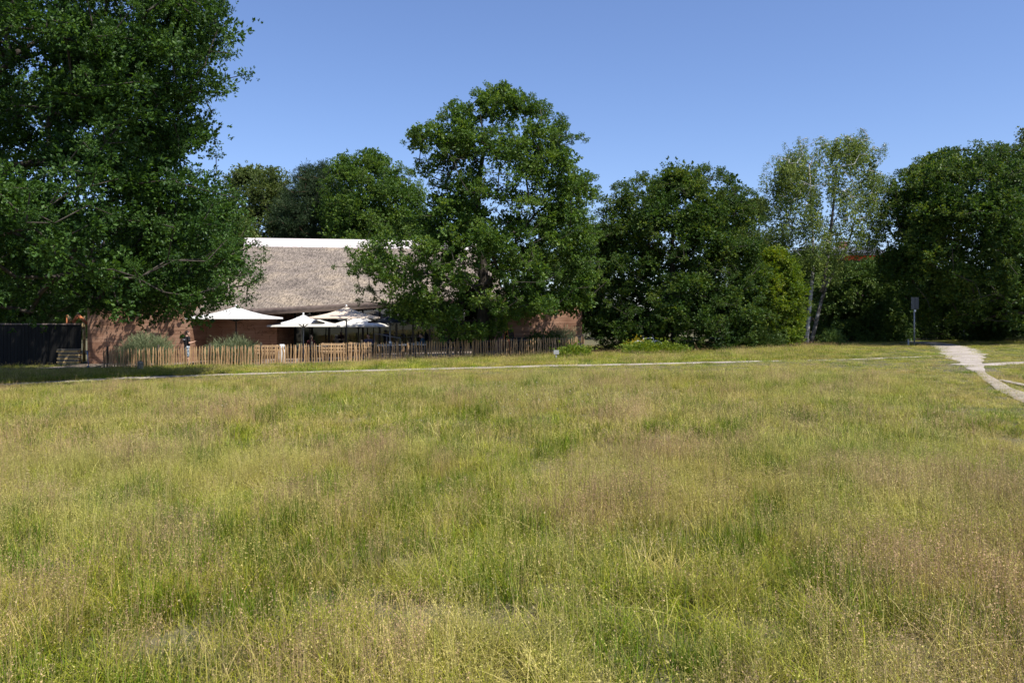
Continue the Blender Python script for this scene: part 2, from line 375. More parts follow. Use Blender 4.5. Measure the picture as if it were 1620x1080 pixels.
def grass_material():
    m, N, L = newmat('meadow_grass')
    out = N.new('ShaderNodeOutputMaterial'); b = N.new('ShaderNodeBsdfPrincipled'); b.inputs['Roughness'].default_value = .55; b.inputs['Specular IOR Level'].default_value = .25
    at = N.new('ShaderNodeAttribute'); at.attribute_name = 'col'
    g = N.new('ShaderNodeNewGeometry')
    oi = N.new('ShaderNodeObjectInfo')
    n1 = N.new('ShaderNodeTexNoise'); n1.inputs['Scale'].default_value = .35; n1.inputs['Detail'].default_value = 5; L.new(g.outputs['Position'], n1.inputs['Vector'])
    mr = N.new('ShaderNodeMapRange'); mr.inputs['From Min'].default_value = .3; mr.inputs['From Max'].default_value = .7; mr.inputs['To Min'].default_value = .474; mr.inputs['To Max'].default_value = .516; L.new(n1.outputs['Fac'], mr.inputs[0])
    ri = N.new('ShaderNodeMapRange'); ri.inputs['To Min'].default_value = .62; ri.inputs['To Max'].default_value = 1.42; L.new(oi.outputs['Random'], ri.inputs[0])
    hs = N.new('ShaderNodeHueSaturation'); hs.inputs['Saturation'].default_value = 1.17; L.new(mr.outputs[0], hs.inputs['Hue']); L.new(ri.outputs[0], hs.inputs['Value']); L.new(at.outputs['Color'], hs.inputs['Color'])
    L.new(hs.outputs[0], b.inputs['Base Color'])
    t = N.new('ShaderNodeBsdfTranslucent'); L.new(hs.outputs[0], t.inputs[0])
    mx = N.new('ShaderNodeMixShader'); mx.inputs[0].default_value = .32; L.new(b.outputs[0], mx.inputs[1]); L.new(t.outputs[0], mx.inputs[2]); L.new(mx.outputs[0], out.inputs[0])
    return m
M['grass'] = grass_material()

# ------------------------------------------------------------------ ground, paths, terrace
def axis(lims):
    a = []
    for lo, hi, st in lims: a += list(np.arange(lo, hi, st))
    return np.array(a + [lims[-1][1]])
gx = axis([(-700, -100, 60), (-100, -45, 5), (-45, 45, .75), (45, 100, 5), (100, 700, 60)])
gy = axis([(-300, -20, 40), (-20, 0, 4), (0, 56, .75), (56, 120, 4), (120, 1500, 90)])
XX, YY = np.meshgrid(gx, gy, indexing='ij'); ZZ = zt(XX, YY)
idx = np.arange(XX.size).reshape(XX.shape)
fq = np.stack([idx[:-1, :-1], idx[1:, :-1], idx[1:, 1:], idx[:-1, 1:]], -1).reshape(-1, 4)
structure(obj('ground', np_mesh('ground', np.stack([XX, YY, ZZ], -1).reshape(-1, 3), fq, True), M['soil']))

def resample(pts, step=.5):
    pts = np.array([(p[0], p[1]) for p in pts]); out = []
    n = len(pts)
    for i in range(n - 1):          # Catmull-Rom
        p0, p1, p2, p3 = pts[max(i - 1, 0)], pts[i], pts[i + 1], pts[min(i + 2, n - 1)]
        k = max(2, int(np.linalg.norm(p2 - p1) / step))
        for j in range(k):
            t = j / k
            out.append(.5 * ((2 * p1) + (-p0 + p2) * t + (2 * p0 - 5 * p1 + 4 * p2 - p3) * t * t + (-p0 + 3 * p1 - 3 * p2 + p3) * t ** 3))
    out.append(pts[-1]); return np.array(out)
NP = VNoise(11)
def ribbon(name, cl, widths, mat, lift):
    """a path sheet with uneven edges laid over the ground"""
    n = len(cl); t = np.gradient(cl, axis=0); t /= np.linalg.norm(t, axis=1)[:, None]; nn = np.stack([-t[:, 1], t[:, 0]], 1)
    w = np.interp(np.linspace(0, 1, n), np.linspace(0, 1, len(widths)), widths)
    V = []; K = 7
    for i in range(n):
        for k in range(K):
            s = -1 + 2 * k / (K - 1)
            e = w[i] * .5 * (1 + .9 * (NP.fbm(i * .45 + (50 if s > 0 else 0), 3.3, 4) - .5))
            p = cl[i] + nn[i] * s * e
            V.append((p[0], p[1], float(zt(p[0], p[1])) + lift - (.02 if k in (0, K - 1) else 0)))
    Fq = [(i * K + k, (i + 1) * K + k, (i + 1) * K + k + 1, i * K + k + 1) for i in range(n - 1) for k in range(K - 1)]
    return structure(obj(name, np_mesh(name, V, Fq, True), mat))

path_px = [(-260, 628), (-120, 619), (0, 609), (120, 602), (260, 596), (400, 591), (540, 587), (660, 584), (780, 581), (900, 578), (1020, 576), (1140, 573), (1270, 570), (1390, 567), (1490, 563)]
PATH = resample([G(*p) for p in path_px])
ribbon('gravel_path', PATH, [1.4, 1.3, 1.0, .9, 1.2, 1.2, 1.1, .8, .3, .25], M['gravel'], .014)
LANE = resample([G(1549, 588), G(1540, 578), (X(1522, 36), 36.0), (X(1511, 40), 40), (X(1498, 45), 45), (X(1470, 50), 50), (X(1425, 56), 56), (X(1370, 64), 64)])
ribbon('gravel_lane', LANE, [.3, .8, 1.8, 1.7, 1.6, 1.7, 1.9, 1.9], M['gravel'], .022)
SPUR = resample([G(1528, 576), G(1560, 577.5), G(1600, 575), G(1660, 573), G(1760, 571)])
ribbon('gravel_spur', SPUR, [1.2, .9, .5, .35], M['gravel'], .030)
TRACK = resample([G(1549, 588), G(1560, 597), G(1580, 610), G(1603, 622), G(1640, 638), G(1700, 664), G(1780, 700)])
ribbon('trodden_track', TRACK, [.25, .3, .36, .45, .45, .45], M['track'], .038)
TRACK2 = resample([G(1585, 603), G(1625, 612), G(1680, 622), G(1760, 634)])
ribbon('trodden_track', TRACK2, [.14, .2, .2], M['track'], .046)

FENCE = resample([(X(165, 39.2), 39.2), (X(300, 39.4), 39.4), (X(450, 40.0), 40.0), (X(600, 40.8), 40.8), (X(760, 42.2), 42.2), (X(860, 43.6), 43.6), (X(925, 44.6), 44.6)], .05)
def inside(poly, x, y):
    x = np.asarray(x); y = np.asarray(y); r = np.zeros(x.shape, bool); n = len(poly); j = n - 1
    for i in range(n):
        xi, yi = poly[i]; xj, yj = poly[j]
        c = ((yi > y) != (yj > y)) & (x < (xj - xi) * (y - yi) / (yj - yi + 1e-12) + xi); r ^= c; j = i
    return r
TERR = [tuple(p) for p in FENCE[::20] + np.array([0, .25])] + [(4.3, 49.5), (4.0, 53), (-24, 53), (-24, 39.6)]
tx, ty = np.meshgrid(np.arange(-24, 5, .6), np.arange(39, 54, .6), indexing='ij')
tm = inside(TERR, tx, ty); tid = -np.ones(tx.shape, int); tid[tm] = np.arange(tm.sum())
tf = [(tid[i, j], tid[i + 1, j], tid[i + 1, j + 1], tid[i, j + 1]) for i in range(tx.shape[0] - 1) for j in range(tx.shape[1] - 1) if min(tid[i, j], tid[i + 1, j], tid[i + 1, j + 1], tid[i, j + 1]) >= 0]
structure(obj('terrace', np_mesh('terrace', np.stack([tx[tm], ty[tm], zt(tx[tm], ty[tm]) + .016], 1), tf, True), M['terrace']))

# ------------------------------------------------------------------ meadow grass
def grass_tuft(seed, nb, rad, h0, h1, w, segs, cols, tips, lean=.5, panicle=0, pcol=(.4, .3, .2), ph=(.30, .46), flowers=0, fcol=(.8, .8, .78)):
    rs = np.random.RandomState(seed); V = []; Fq = []; Co = []
    def strip(p, d, h, w, segs, bend, c0, c1):
        o = len(V); n = np.array([-d[1], d[0], 0.0])
        for k in range(segs + 1):
            t = k / segs
            q = p + np.array([d[0], d[1], 0]) * h * bend * t * t + np.array([0, 0, h * (t - .25 * bend * t * t)])
            ww = w * (1 - t) ** .7 + .0004
            c = c0 * (1 - t) + c1 * t
            V.append(q - n * ww / 2); V.append(q + n * ww / 2); Co.append((*c, 1)); Co.append((*c, 1))
        for k in range(segs):
            a = o + 2 * k; Fq.append((a, a + 1, a + 3)); Fq.append((a, a + 3, a + 2))
        return q
    for i in range(nb):
        a = rs.rand() * 6.283; r = rad * math.sqrt(rs.rand()); p = np.array([r * math.cos(a), r * math.sin(a), -.01])
        b = rs.rand() * 6.283; d = np.array([math.cos(b), math.sin(b)])
        k = rs.randint(len(cols)); c0 = np.array(cols[k]) * (.8 + .4 * rs.rand()); c1 = np.array(tips[rs.randint(len(tips))]) * (.8 + .4 * rs.rand())
        strip(p, d, h0 + (h1 - h0) * rs.rand(), w * (.6 + .8 * rs.rand()), segs, lean * (.3 + 1.2 * rs.rand()), c0, c1)
    for i in range(panicle):
        a = rs.rand() * 6.283; r = rad * math.sqrt(rs.rand()); p = np.array([r * math.cos(a), r * math.sin(a), 0])
        b = rs.rand() * 6.283; d = np.array([math.cos(b), math.sin(b)]); h = ph[0] + (ph[1] - ph[0]) * rs.rand()
        pc = np.array(pcol) * (.75 + .5 * rs.rand())
        q = strip(p, d, h, w * .45, 2, .25 * rs.rand(), pc * .8 + np.array([.0, .02, 0]), pc)
        for s in range(15):
            t = rs.rand(); c = q + np.array([0, 0, -.12 * t]) + rs.normal(size=3) * np.array([.018, .018, .006]) * (.3 + t)
            o = len(V); sz = (.0043, .0060, .0085)[0 if w < .006 else 1 if w < .01 else 2]
            for _ in range(3): V.append(c + rs.normal(size=3) * sz * .75); Co.append((*(pc * (.9 + .3 * rs.rand())), 1))
            Fq.append((o, o + 1, o + 2))
    for i in range(flowers):
        a = rs.rand() * 6.283; r = rad * math.sqrt(rs.rand()); h = h1 * (.7 + .5 * rs.rand()); c = np.array([r * math.cos(a), r * math.sin(a), h])
        strip(np.array([c[0], c[1], 0]), np.array([1., 0]), h, w * .5, 1, 0, np.array(cols[0]), np.array(cols[0]))
        for s in range(5):
            o = len(V); e = c + rs.normal(size=3) * .008
            for _ in range(3): V.append(e + rs.normal(size=3) * .008); Co.append((*fcol, 1))
            Fq.append((o, o + 1, o + 2))
    return np.array(V), np.array(Fq), np.array(Co)

GRN = [(.075, .132, .020), (.120, .180, .030), (.165, .212, .042)]
YEL = [(.275, .285, .055), (.350, .335, .082), (.215, .250, .046)]
STR = [(.470, .410, .165), (.560, .480, .230), (.390, .340, .130)]
PNK = (.430, .320, .190)
GOLD = (.415, .375, .150)
tufts = bpy.data.collections.new('grass_tufts')
NTY = 8
def tuft_set(lod):
    w = (.0052, .0085, .013)[lod]; s = (4, 3, 1)[lod]; nb = (44, 46, 50)[lod]; rad = (.16, .24, .40)[lod]; pn = (11, 8, 5)[lod]
    hs = (1, 1, 1)[lod]
    specs = [
        dict(cols=GRN, tips=GRN + YEL, h0=.10, h1=.30, panicle=0, lean=.9),                               # fresh green
        dict(cols=GRN + YEL, tips=YEL, h0=.10, h1=.30, panicle=pn // 3, pcol=GOLD, lean=1.1),                # yellow green
        dict(cols=YEL, tips=YEL + STR, h0=.10, h1=.27, panicle=pn, pcol=GOLD, lean=1.0),                     # golden heads
        dict(cols=YEL + GRN[:1], tips=STR, h0=.09, h1=.25, panicle=int(pn * 1.4), pcol=PNK, lean=.9),       # pinkish heads
        dict(cols=STR + YEL, tips=STR, h0=.10, h1=.30, panicle=pn // 2, pcol=(.42, .35, .20), lean=.9),     # dry straw
        dict(cols=GRN, tips=GRN, h0=.12, h1=.36, panicle=2, pcol=GOLD, lean=.35),                           # dark green tall
        dict(cols=[(.09, .13, .05), (.12, .16, .07)], tips=GRN, h0=.08, h1=.22, panicle=2, pcol=PNK, lean=.6, flowers=(4, 1, 0)[lod], fcol=(.62, .62, .58)),
        dict(cols=STR, tips=[(.62, .56, .28), (.55, .52, .22)], h0=.26, h1=.42, panicle=2, pcol=(.55, .47, .24), lean=1.0),       # long bleached stalks
    ]
    for k, sp in enumerate(specs):
        V, Fq, Co = grass_tuft(100 + 10 * lod + k, (6 if k == 7 else nb), rad * (1.6 if k == 7 else 1), w=w, segs=max(s, 3 if k == 7 else 1), **sp)
        me = np_mesh('grass_tuft', V, Fq, False, Co); me.materials.append(M['grass'])
        o = bpy.data.objects.new('tuft_%02d' % (lod * NTY + k), me); tufts.objects.link(o)
for lod in range(3): tuft_set(lod)
# taller single stalks
NA, NB_, NC_, ND = VNoise(21), VNoise(22), VNoise(23), VNoise(24)

def dist_poly(pl, x, y):
    d = np.full(x.shape, 1e9); sgn = np.zeros(x.shape)
    for p in pl[::2]:
        e = np.hypot(x - p[0], y - p[1]); d = np.minimum(d, e)
    return d
def near_side(pl, x, y, depth):
    """1 just in front (camera side) of a path, falling to 0 'depth' metres before it"""
    yp = np.interp(x, pl[np.argsort(pl[:, 0])][:, 0], pl[np.argsort(pl[:, 0])][:, 1], left=1e6, right=1e6)
    t = (yp - y)
    return np.where((t > 0) & (t < depth), 1 - t / depth, 0)

def scatter_group(coll):
    """geometry nodes: put the collection's meshes on the points, chosen and turned by the attributes idx, rot, scl"""
    ng = bpy.data.node_groups.new('scatter', 'GeometryNodeTree')
    ng.interface.new_socket('Geometry', in_out='INPUT', socket_type='NodeSocketGeometry'); ng.interface.new_socket('Geometry', in_out='OUTPUT', socket_type='NodeSocketGeometry')
    N, L = ng.nodes, ng.links
    gi = N.new('NodeGroupInput'); go = N.new('NodeGroupOutput'); mp = N.new('GeometryNodeMeshToPoints'); ip = N.new('GeometryNodeInstanceOnPoints')
    ci = N.new('GeometryNodeCollectionInfo'); ci.inputs['Collection'].default_value = coll; ci.inputs['Separate Children'].default_value = True; ci.inputs['Reset Children'].default_value = True
    def attr(nm, ty):
        a = N.new('GeometryNodeInputNamedAttribute'); a.data_type = ty; a.inputs['Name'].default_value = nm; return a.outputs['Attribute']
    L.new(gi.outputs[0], mp.inputs['Mesh']); L.new(mp.outputs[0], ip.inputs['Points']); L.new(ci.outputs[0], ip.inputs['Instance'])
    ip.inputs['Pick Instance'].default_value = True
    L.new(attr('idx', 'INT'), ip.inputs['Instance Index']); L.new(attr('scl', 'FLOAT_VECTOR'), ip.inputs['Scale'])
    er = N.new('FunctionNodeEulerToRotation'); L.new(attr('rot', 'FLOAT_VECTOR'), er.inputs[0]); L.new(er.outputs[0], ip.inputs['Rotation'])
    L.new(ip.outputs[0], go.inputs[0])
    return ng
def point_mesh(name, P, idx, scl, rot):
    me = bpy.data.meshes.new(name); me.vertices.add(len(P)); me.vertices.foreach_set('co', np.asarray(P, np.float32).ravel())
    me.attributes.new('idx', 'INT', 'POINT').data.foreach_set('value', np.asarray(idx, np.int32))
    me.attributes.new('scl', 'FLOAT_VECTOR', 'POINT').data.foreach_set('vector', np.asarray(scl, np.float32).ravel())
    me.attributes.new('rot', 'FLOAT_VECTOR', 'POINT').data.foreach_set('vector', np.asarray(rot, np.float32).ravel())
    me.update(); return me

def scatter():
    rs = np.random.RandomState(5); P_, I_, S_, RZ = [], [], [], []
    bands = [(2.4, 10, 92, 0), (10, 24, 38, 1), (24, 58, 14, 2)]
    for d0, d1, dens, lod in bands:
        half = .72 * d1 + 3
        n = int(dens * (2 * half) * (d1 - d0))
        x = (rs.rand(n) * 2 - 1) * half; y = d0 + (d1 - d0) * rs.rand(n)
        keep = np.abs(x) < .74 * y + 2.5
        x, y = x[keep], y[keep]
        dp = dist_poly(PATH, x, y); dl = dist_poly(LANE, x, y); dsu = dist_poly(SPUR, x, y); dt = dist_poly(TRACK, x, y); dt2 = dist_poly(TRACK2, x, y)
        jit = rs.rand(len(x)) * .55 - .28
        pw = np.where(x > 9, .05, .2) + .6 * NP.fbm(x / 2.2, y / 2.2, 2); keep = (dp > pw + jit) & (dl > .7 + jit) & (dsu > .5 + jit) & (dt > .2 + jit * .5) & (dt2 > .1 + jit * .4)
        keep &= ~inside(TERR, x, y)
        keep &= ~(inside([(X(365, 36), 36), (X(560, 37.5), 37.5), (X(610, 41), 41), (X(350, 39.6), 39.6)], x, y) & (rs.rand(len(x)) < .8))
        keep &= ~((x < -12) & (y > 38.5)) | ((x < -12) & (y > 38.5) & (rs.rand(len(x)) < .25) & (y < 44))
        x, y, dt, dl = x[keep], y[keep], dt[keep], dl[keep]; n = len(x)
        # patch fields
        a = NA.fbm(x / 1.25, y / 1.6, 4); b = NB_.fbm(x / .9 + 30, y / 1.2, 4); c = NC_.fbm(x / .55 + 9, y / .7, 3); cg = NC_(x / .33 + 71, y / .36); e = ND.fbm(x / 4 + 5, y / 4, 3)
        u = rs.rand(n)
        k = np.full(n, 1)
        k = np.where(a > .50, 2, k); k = np.where((a > .47) & (b > .55), 3, k); k = np.where((a < .43) & (u < .75), 0, k)
        k = np.where((c < .39) & (u < .8), 5, k); k = np.where((c > .66) & (u < .55), 4, k)
        k = np.where((e > .60) & (c > .50) & (u > .6) & (x > -6), 6, k)
        swap = rs.rand(n); k = np.where(swap < .14, 2, k); k = np.where((swap > .14) & (swap < .19), 3, k); k = np.where(swap > .95, 4, k); k = np.where((swap > .85) & (swap < .95), 1, k); k = np.where((swap > .80) & (swap < .815), 7, k)
        hs = .30 + .40 * b + .34 * cg + .6 * (rs.rand(n) - .5) ** 1; hs = np.clip(hs, .22, 1.2)
        shrt = np.maximum.reduce([near_side(PATH, x, y, 9.0), near_side(SPUR, x, y, 9), np.clip(1 - (dl - 1.4) / 5, 0, 1), np.clip(1 - (dt - .4) / 2.5, 0, 1) * .75])
        hs *= 1 - .62 * np.clip(shrt * 1.5, 0, 1)
        hs = np.where(y > 26, hs * .85, hs)
        kp = rs.rand(n) < np.clip(.30 + 1.5 * cg, 0, 1) if lod < 2 else np.ones(n, bool)
        x, y, k, hs, n = x[kp], y[kp], k[kp], hs[kp], int(kp.sum())
        P_.append(np.stack([x, y, zt(x, y)], 1)); I_.append(k + lod * NTY); S_.append(hs); RZ.append(rs.rand(n) * 6.283)
    Pn = np.concatenate(P_); I_ = np.concatenate(I_).astype(np.int32); S_ = np.concatenate(S_).astype(np.float32); RZ = np.concatenate(RZ)
    me = bpy.data.meshes.new('meadow_grass'); me.vertices.add(len(Pn)); me.vertices.foreach_set('co', Pn.astype(np.float32).ravel())
    me.attributes.new('idx', 'INT', 'POINT').data.foreach_set('value', I_)
    sc3 = np.stack([.55 + .45 * S_, .55 + .45 * S_, S_], 1).astype(np.float32)
    me.attributes.new('scl', 'FLOAT_VECTOR', 'POINT').data.foreach_set('vector', sc3.ravel())
    rot = np.stack([np.random.RandomState(9).normal(size=len(Pn)) * .06, np.random.RandomState(10).normal(size=len(Pn)) * .06, RZ], 1).astype(np.float32)
    me.attributes.new('rot', 'FLOAT_VECTOR', 'POINT').data.foreach_set('vector', rot.ravel())
    me.update()
    o = bpy.data.objects.new('meadow_grass', me); C.objects.link(o); o['kind'] = 'stuff'
    tag(o, 'long meadow grass with green blades and pinkish tan seed heads', 'grass')
    ng = scatter_group(tufts)
    md = o.modifiers.new('scatter', 'NODES'); md.node_group = ng
    return len(Pn)
n_tufts = scatter()

# ------------------------------------------------------------------ trees
def unit(v): return v / np.maximum(np.linalg.norm(v, axis=-1, keepdims=True), 1e-9)
def leaves(rs, tip, out, per, L, W, spread=.9, up=.25, roll=1.0, fold=.25):
    """rosettes of folded leaves at each twig tip; returns verts, tris"""
    n = len(tip) * per
    t = np.repeat(tip, per, 0); d = np.repeat(out, per, 0)
    d = unit(d + rs.normal(size=(n, 3)) * spread * .6 + np.array([0, 0, up * .3]))
    nr = rs.normal(size=(n, 3)) * roll + np.array([0, -.15, 1.0]); nr = unit(nr - d * (nr * d).sum(1, keepdims=True))
    sd_ = np.cross(d, nr); l = (L * (.65 + .7 * rs.rand(n)))[:, None]; w = (W * (.7 + .6 * rs.rand(n)))[:, None]
    base = t + rs.normal(size=(n, 3)) * L * .28
    V = np.stack([base, base + d * l * .55 + sd_ * w * .5 + nr * w * fold, base + d * l, base + d * l * .55 - sd_ * w * .5 + nr * w * fold], 1).reshape(-1, 3)
    i = np.arange(n)[:, None] * 4
    T = np.concatenate([i + np.array([[0, 1, 2]]), i + np.array([[0, 2, 3]])], 1).reshape(-1, 3)
    return V, T

def skeleton(rs, trunk, tr, targets, seg=.8, sag=.12):
    """grow branches to every target from the nearest limb; pipe-model radii; returns list of (a, b, ra, rb)"""
    pos = [np.array(p, float) for p in trunk]; par = [-1] + list(range(len(trunk) - 1)); nt = len(trunk)
    base = pos[0]; order = np.argsort(np.linalg.norm((targets - pos[nt // 2]) * np.array([1, 1, .6]), axis=1))
    leaf = []
    for k in order:
        t = targets[k]; A = np.array(pos); dv = t - A; d = np.linalg.norm(dv, axis=1)
        pen = np.where(A[:, 2] > t[2] + .2, (A[:, 2] - t[2]) * .9, 0); pen[0:max(2, nt // 4)] += 3
        j = int(np.argmin(d + pen)); m = max(1, int(d[j] / seg)); prev = j; p0 = A[j]
        for s in range(1, m + 1):
            f = s / m; q = p0 + (t - p0) * f; q = q + np.array([0, 0, -math.sin(math.pi * f) * sag * d[j] * (1 if t[2] < p0[2] + 1 else -.5)])
            if s < m: q = q + rs.normal(size=3) * .09 * min(1, d[j])
            pos.append(q); par.append(prev); prev = len(pos) - 1
        leaf.append(prev)
    w = np.zeros(len(pos))
    for l_ in leaf:
        i = l_
        while i >= 0: w[i] += 1; i = par[i]
    r = .007 + .026 * np.sqrt(w) * (tr / (.026 * math.sqrt(max(w[0], 1)))) * .55
    r = np.minimum(r, tr * .62)
    rt = np.interp(np.linspace(0, 1, nt), [0, .08, .5, 1], [tr * 1.25, tr, tr * .72, tr * .25])
    return pos, par, r, rt, nt

def tree(name, label, base, D, rows, mat, bark='bark', clumps=200, tips=36, per=6, L=.15, W=.085, rc=(.6, 1.05), depth=1.0, tr=.3, trunk_to=.7, seed=1,
         group=None, cat='tree', shell=.5, droop=0, flat=.75, trunks=None, hollow=0.0, upright=0, skirt=False, noise=.16, spread=.9, maxb=None, boughs=None, bough_r=None, fill=.42, barks=None, sprays=.3, yoff=0, gap=None):
    rs = np.random.RandomState(seed)
    B = Gd(base, D); org = np.array(B)
    rows = sorted(rows); py = np.array([r_[0] for r_ in rows], float); xl = np.array([r_[1] for r_ in rows], float); xr = np.array([r_[2] for r_ in rows], float)
    # choose heights in proportion to the cross-section
    yy = np.linspace(py[0], py[-1], 400); xl_, xr_ = np.interp(yy, py, xl), np.interp(yy, py, xr); wd = xr_ - xl_
    smooth_w = np.convolve(np.pad(wd, 60, 'edge'), np.ones(121) / 121, 'valid')
    zr = Zp(yy, D)[::-1]; ea = (wd * .5 * D / F)[::-1]; eb = (smooth_w * .5 * D / F * depth)[::-1]; ec = X((xl_ + xr_) * .5, D)[::-1]
    if maxb: eb = np.minimum(eb, maxb)
    pdf = np.maximum(wd, 1) ** 1.2; cdf = np.cumsum(pdf) / pdf.sum()
    def sample(n, sh):
        z = Zp(np.interp(rs.rand(n), cdf, yy), D); th = rs.rand(n) * 2 * math.pi; rho = 1 - sh * rs.rand(n) ** 1.3
        return np.stack([np.interp(z, zr, ec) + np.interp(z, zr, ea) * rho * np.cos(th), D + np.interp(z, zr, eb) * rho * np.sin(th), z], 1)
    nbg = boughs or max(8, clumps // 9)
    bs = bough_r or (1.15 * (zr[-1] - zr[0]) * .16 + .35)
    bc = sample(nbg, shell * .75); rb = bs * (.6 + .8 * rs.rand(nbg))
    who = rs.choice(nbg, clumps, p=rb ** 2 / (rb ** 2).sum())
    od = rs.normal(size=(clumps, 3)); od /= np.linalg.norm(od, axis=1, keepdims=True); od[:, 2] = np.where(od[:, 2] < -.25, -od[:, 2] * .6, od[:, 2])
    cl = bc[who] + od * (rb[who] * rs.rand(clumps) ** .4)[:, None] * np.array([1, 1, .8])
    inner = rs.rand(clumps) < fill; cl[inner] = sample(int(inner.sum()), .75)
    rcl = rc[0] + (rc[1] - rc[0]) * rs.rand(clumps)
    # keep inside the outline, with a ragged edge
    cl[:, 2] = np.clip(cl[:, 2], zr[0], zr[-1] - rcl * .5)
    a_, b_, c_ = np.interp(cl[:, 2], zr, ea), np.interp(cl[:, 2], zr, eb), np.interp(cl[:, 2], zr, ec)
    a_ = np.maximum(a_ - rcl * .55, .15); b_ = np.maximum(b_ - rcl * .4, .15)
    q = np.hypot((cl[:, 0] - c_) / a_, (cl[:, 1] - D) / b_); lim = 1 + noise * rs.normal(size=clumps) * .45
    f = np.where(q > lim, lim / np.maximum(q, 1e-6), 1); cl[:, 0] = c_ + (cl[:, 0] - c_) * f; cl[:, 1] = D + (cl[:, 1] - D) * f
    cl[:, 2] = np.maximum(cl[:, 2], zt(cl[:, 0], cl[:, 1]) + (.25 if skirt else .8))
    # thin sprays that break the outline
    ns = int(clumps * sprays); zs_ = Zp(np.interp(rs.rand(ns), cdf, yy), D); zs_ = np.where(rs.rand(ns) < .25, zr[-1] - (zr[-1] - zr[0]) * .25 * rs.rand(ns), zs_)
    th = rs.rand(ns) * 2 * math.pi; qs = .93 + .2 * rs.rand(ns)
    es = np.maximum(np.interp(zs_, zr, ea), .25); fs = np.maximum(np.interp(zs_, zr, eb), .25)
    cl = np.concatenate([cl, np.stack([np.interp(zs_, zr, ec) + es * qs * np.cos(th), D + fs * qs * np.sin(th), zs_ + .25 * rs.rand(ns)], 1)])
    rcl = np.concatenate([rcl, rc[0] * (.4 + .5 * rs.rand(ns))]); clumps += ns
    cl[:, 2] = np.maximum(cl[:, 2], zt(cl[:, 0], cl[:, 1]) + .2)
    cl[:, 1] += yoff
    if gap:      # leaf clumps cut away along the sun's path to light a wall (plane y, x range, z range)
        t_ = (gap[0] - cl[:, 1]) / -ts.y; xw = cl[:, 0] - ts.x * t_; zw = cl[:, 2] - ts.z * t_
        drop = (t_ > 0) & (xw > gap[1]) & (xw < gap[2]) & (zw > gap[3]) & (zw < gap[4]) & (rs.rand(clumps) < .85)
        cl, rcl = cl[~drop], rcl[~drop]; clumps = len(cl)
    pxx = 810 + cl[:, 0] / cl[:, 1] * F
    keepc = ~(((pxx < -70) | (pxx > 1690)) & (rs.rand(clumps) < .55)); cl, rcl = cl[keepc], rcl[keepc]; clumps = len(cl)
    cl = cl - org
    top = cl[:, 2].max(); cen = np.array([np.median(cl[:, 0]), np.median(cl[:, 1]), top * .55])
    # leaf clumps: a few different ones, turned and scaled
    rm = (rc[0] + rc[1]) * .5; coll = bpy.data.collections.new('leaf_clumps'); NV_ = 7
    for k in range(NV_):
        o = rs.normal(size=(tips, 3)); o = o / np.linalg.norm(o, axis=1, keepdims=True) * (rs.rand(tips, 1) ** .55) * np.where(rs.rand(tips, 1) < .22, 1.45, 1)
        o *= rm * np.array([1, 1, flat]); 
        if droop: o = o * np.array([.75, .75, .45]); o[:, 2] -= droop * rs.rand(tips) ** 1.1
        outd = unit(unit(o) * .9 + np.array([0, 0, .15 + upright]))
        if droop: outd = unit(outd * np.array([.5, .5, .2]) + np.array([0, 0, -.8]))
        V, T = leaves(rs, o, outd, per, L, W, spread)
        lm = np_mesh('leaf_clump', V, T); lm.materials.append(mat); coll.objects.link(bpy.data.objects.new('leaf_clump_%02d' % k, lm))
    root = thing(name, label, cat, tuple(B), 0, group)
    sc_ = rcl / rm; tilt = 0 if droop else .35
    rot = np.stack([rs.normal(size=clumps) * tilt, rs.normal(size=clumps) * tilt, rs.rand(clumps) * 6.283], 1)
    co = obj('crown', point_mesh('crown', cl, rs.randint(0, NV_, clumps), np.stack([sc_] * 3, 1), rot), None, root); co['kind'] = 'stuff'
    co.modifiers.new('leaves', 'NODES').node_group = scatter_group(coll)
    # trunks and limbs
    tk = trunks or [[(0, 0, -.3), (.03 * top, .02 * top, top * .35 * trunk_to), (-.02 * top, 0, top * .7 * trunk_to), (cen[0] * .5, cen[1] * .5, top * trunk_to)]]
    share = np.argmin(np.stack([np.linalg.norm(cl[:, :2] - np.array(t[-1][:2]), axis=1) for t in tk]), axis=0)
    bb = MB()
    for q, t in enumerate(tk):
        tt = resample3(t, 10)
        pos, par, r, rt, nt = skeleton(rs, tt, tr, cl[share == q] if (share == q).any() else cl[:1])
        MB().tube([Vector(p) for p in tt], list(rt), 9).build('trunk', M[(barks or [bark] * 9)[q]], root, True)
        ch = {}
        for i in range(nt, len(pos)): ch.setdefault(par[i], []).append(i)
        for i in range(nt, len(pos)):
            j = par[i]; rj = r[j] if j >= nt else min(rt[j] * .8, r[i] * 1.15); bb.tube([pos[j], pos[i]], [max(rj * .98, r[i]), r[i]], 5, False)
    if bb.v: bb.build('branches', M[bark], root, True)['kind'] = 'stuff'
    return root
def resample3(pts, n):
    p = np.array(pts, float); d = np.r_[0, np.cumsum(np.linalg.norm(np.diff(p, axis=0), axis=1))]; s = np.linspace(0, d[-1], n)
    q = np.stack([np.interp(s, d, p[:, k]) for k in range(3)], 1)
    for _ in range(2): q[1:-1] = q[1:-1] * .5 + (q[:-2] + q[2:]) * .25
    return q

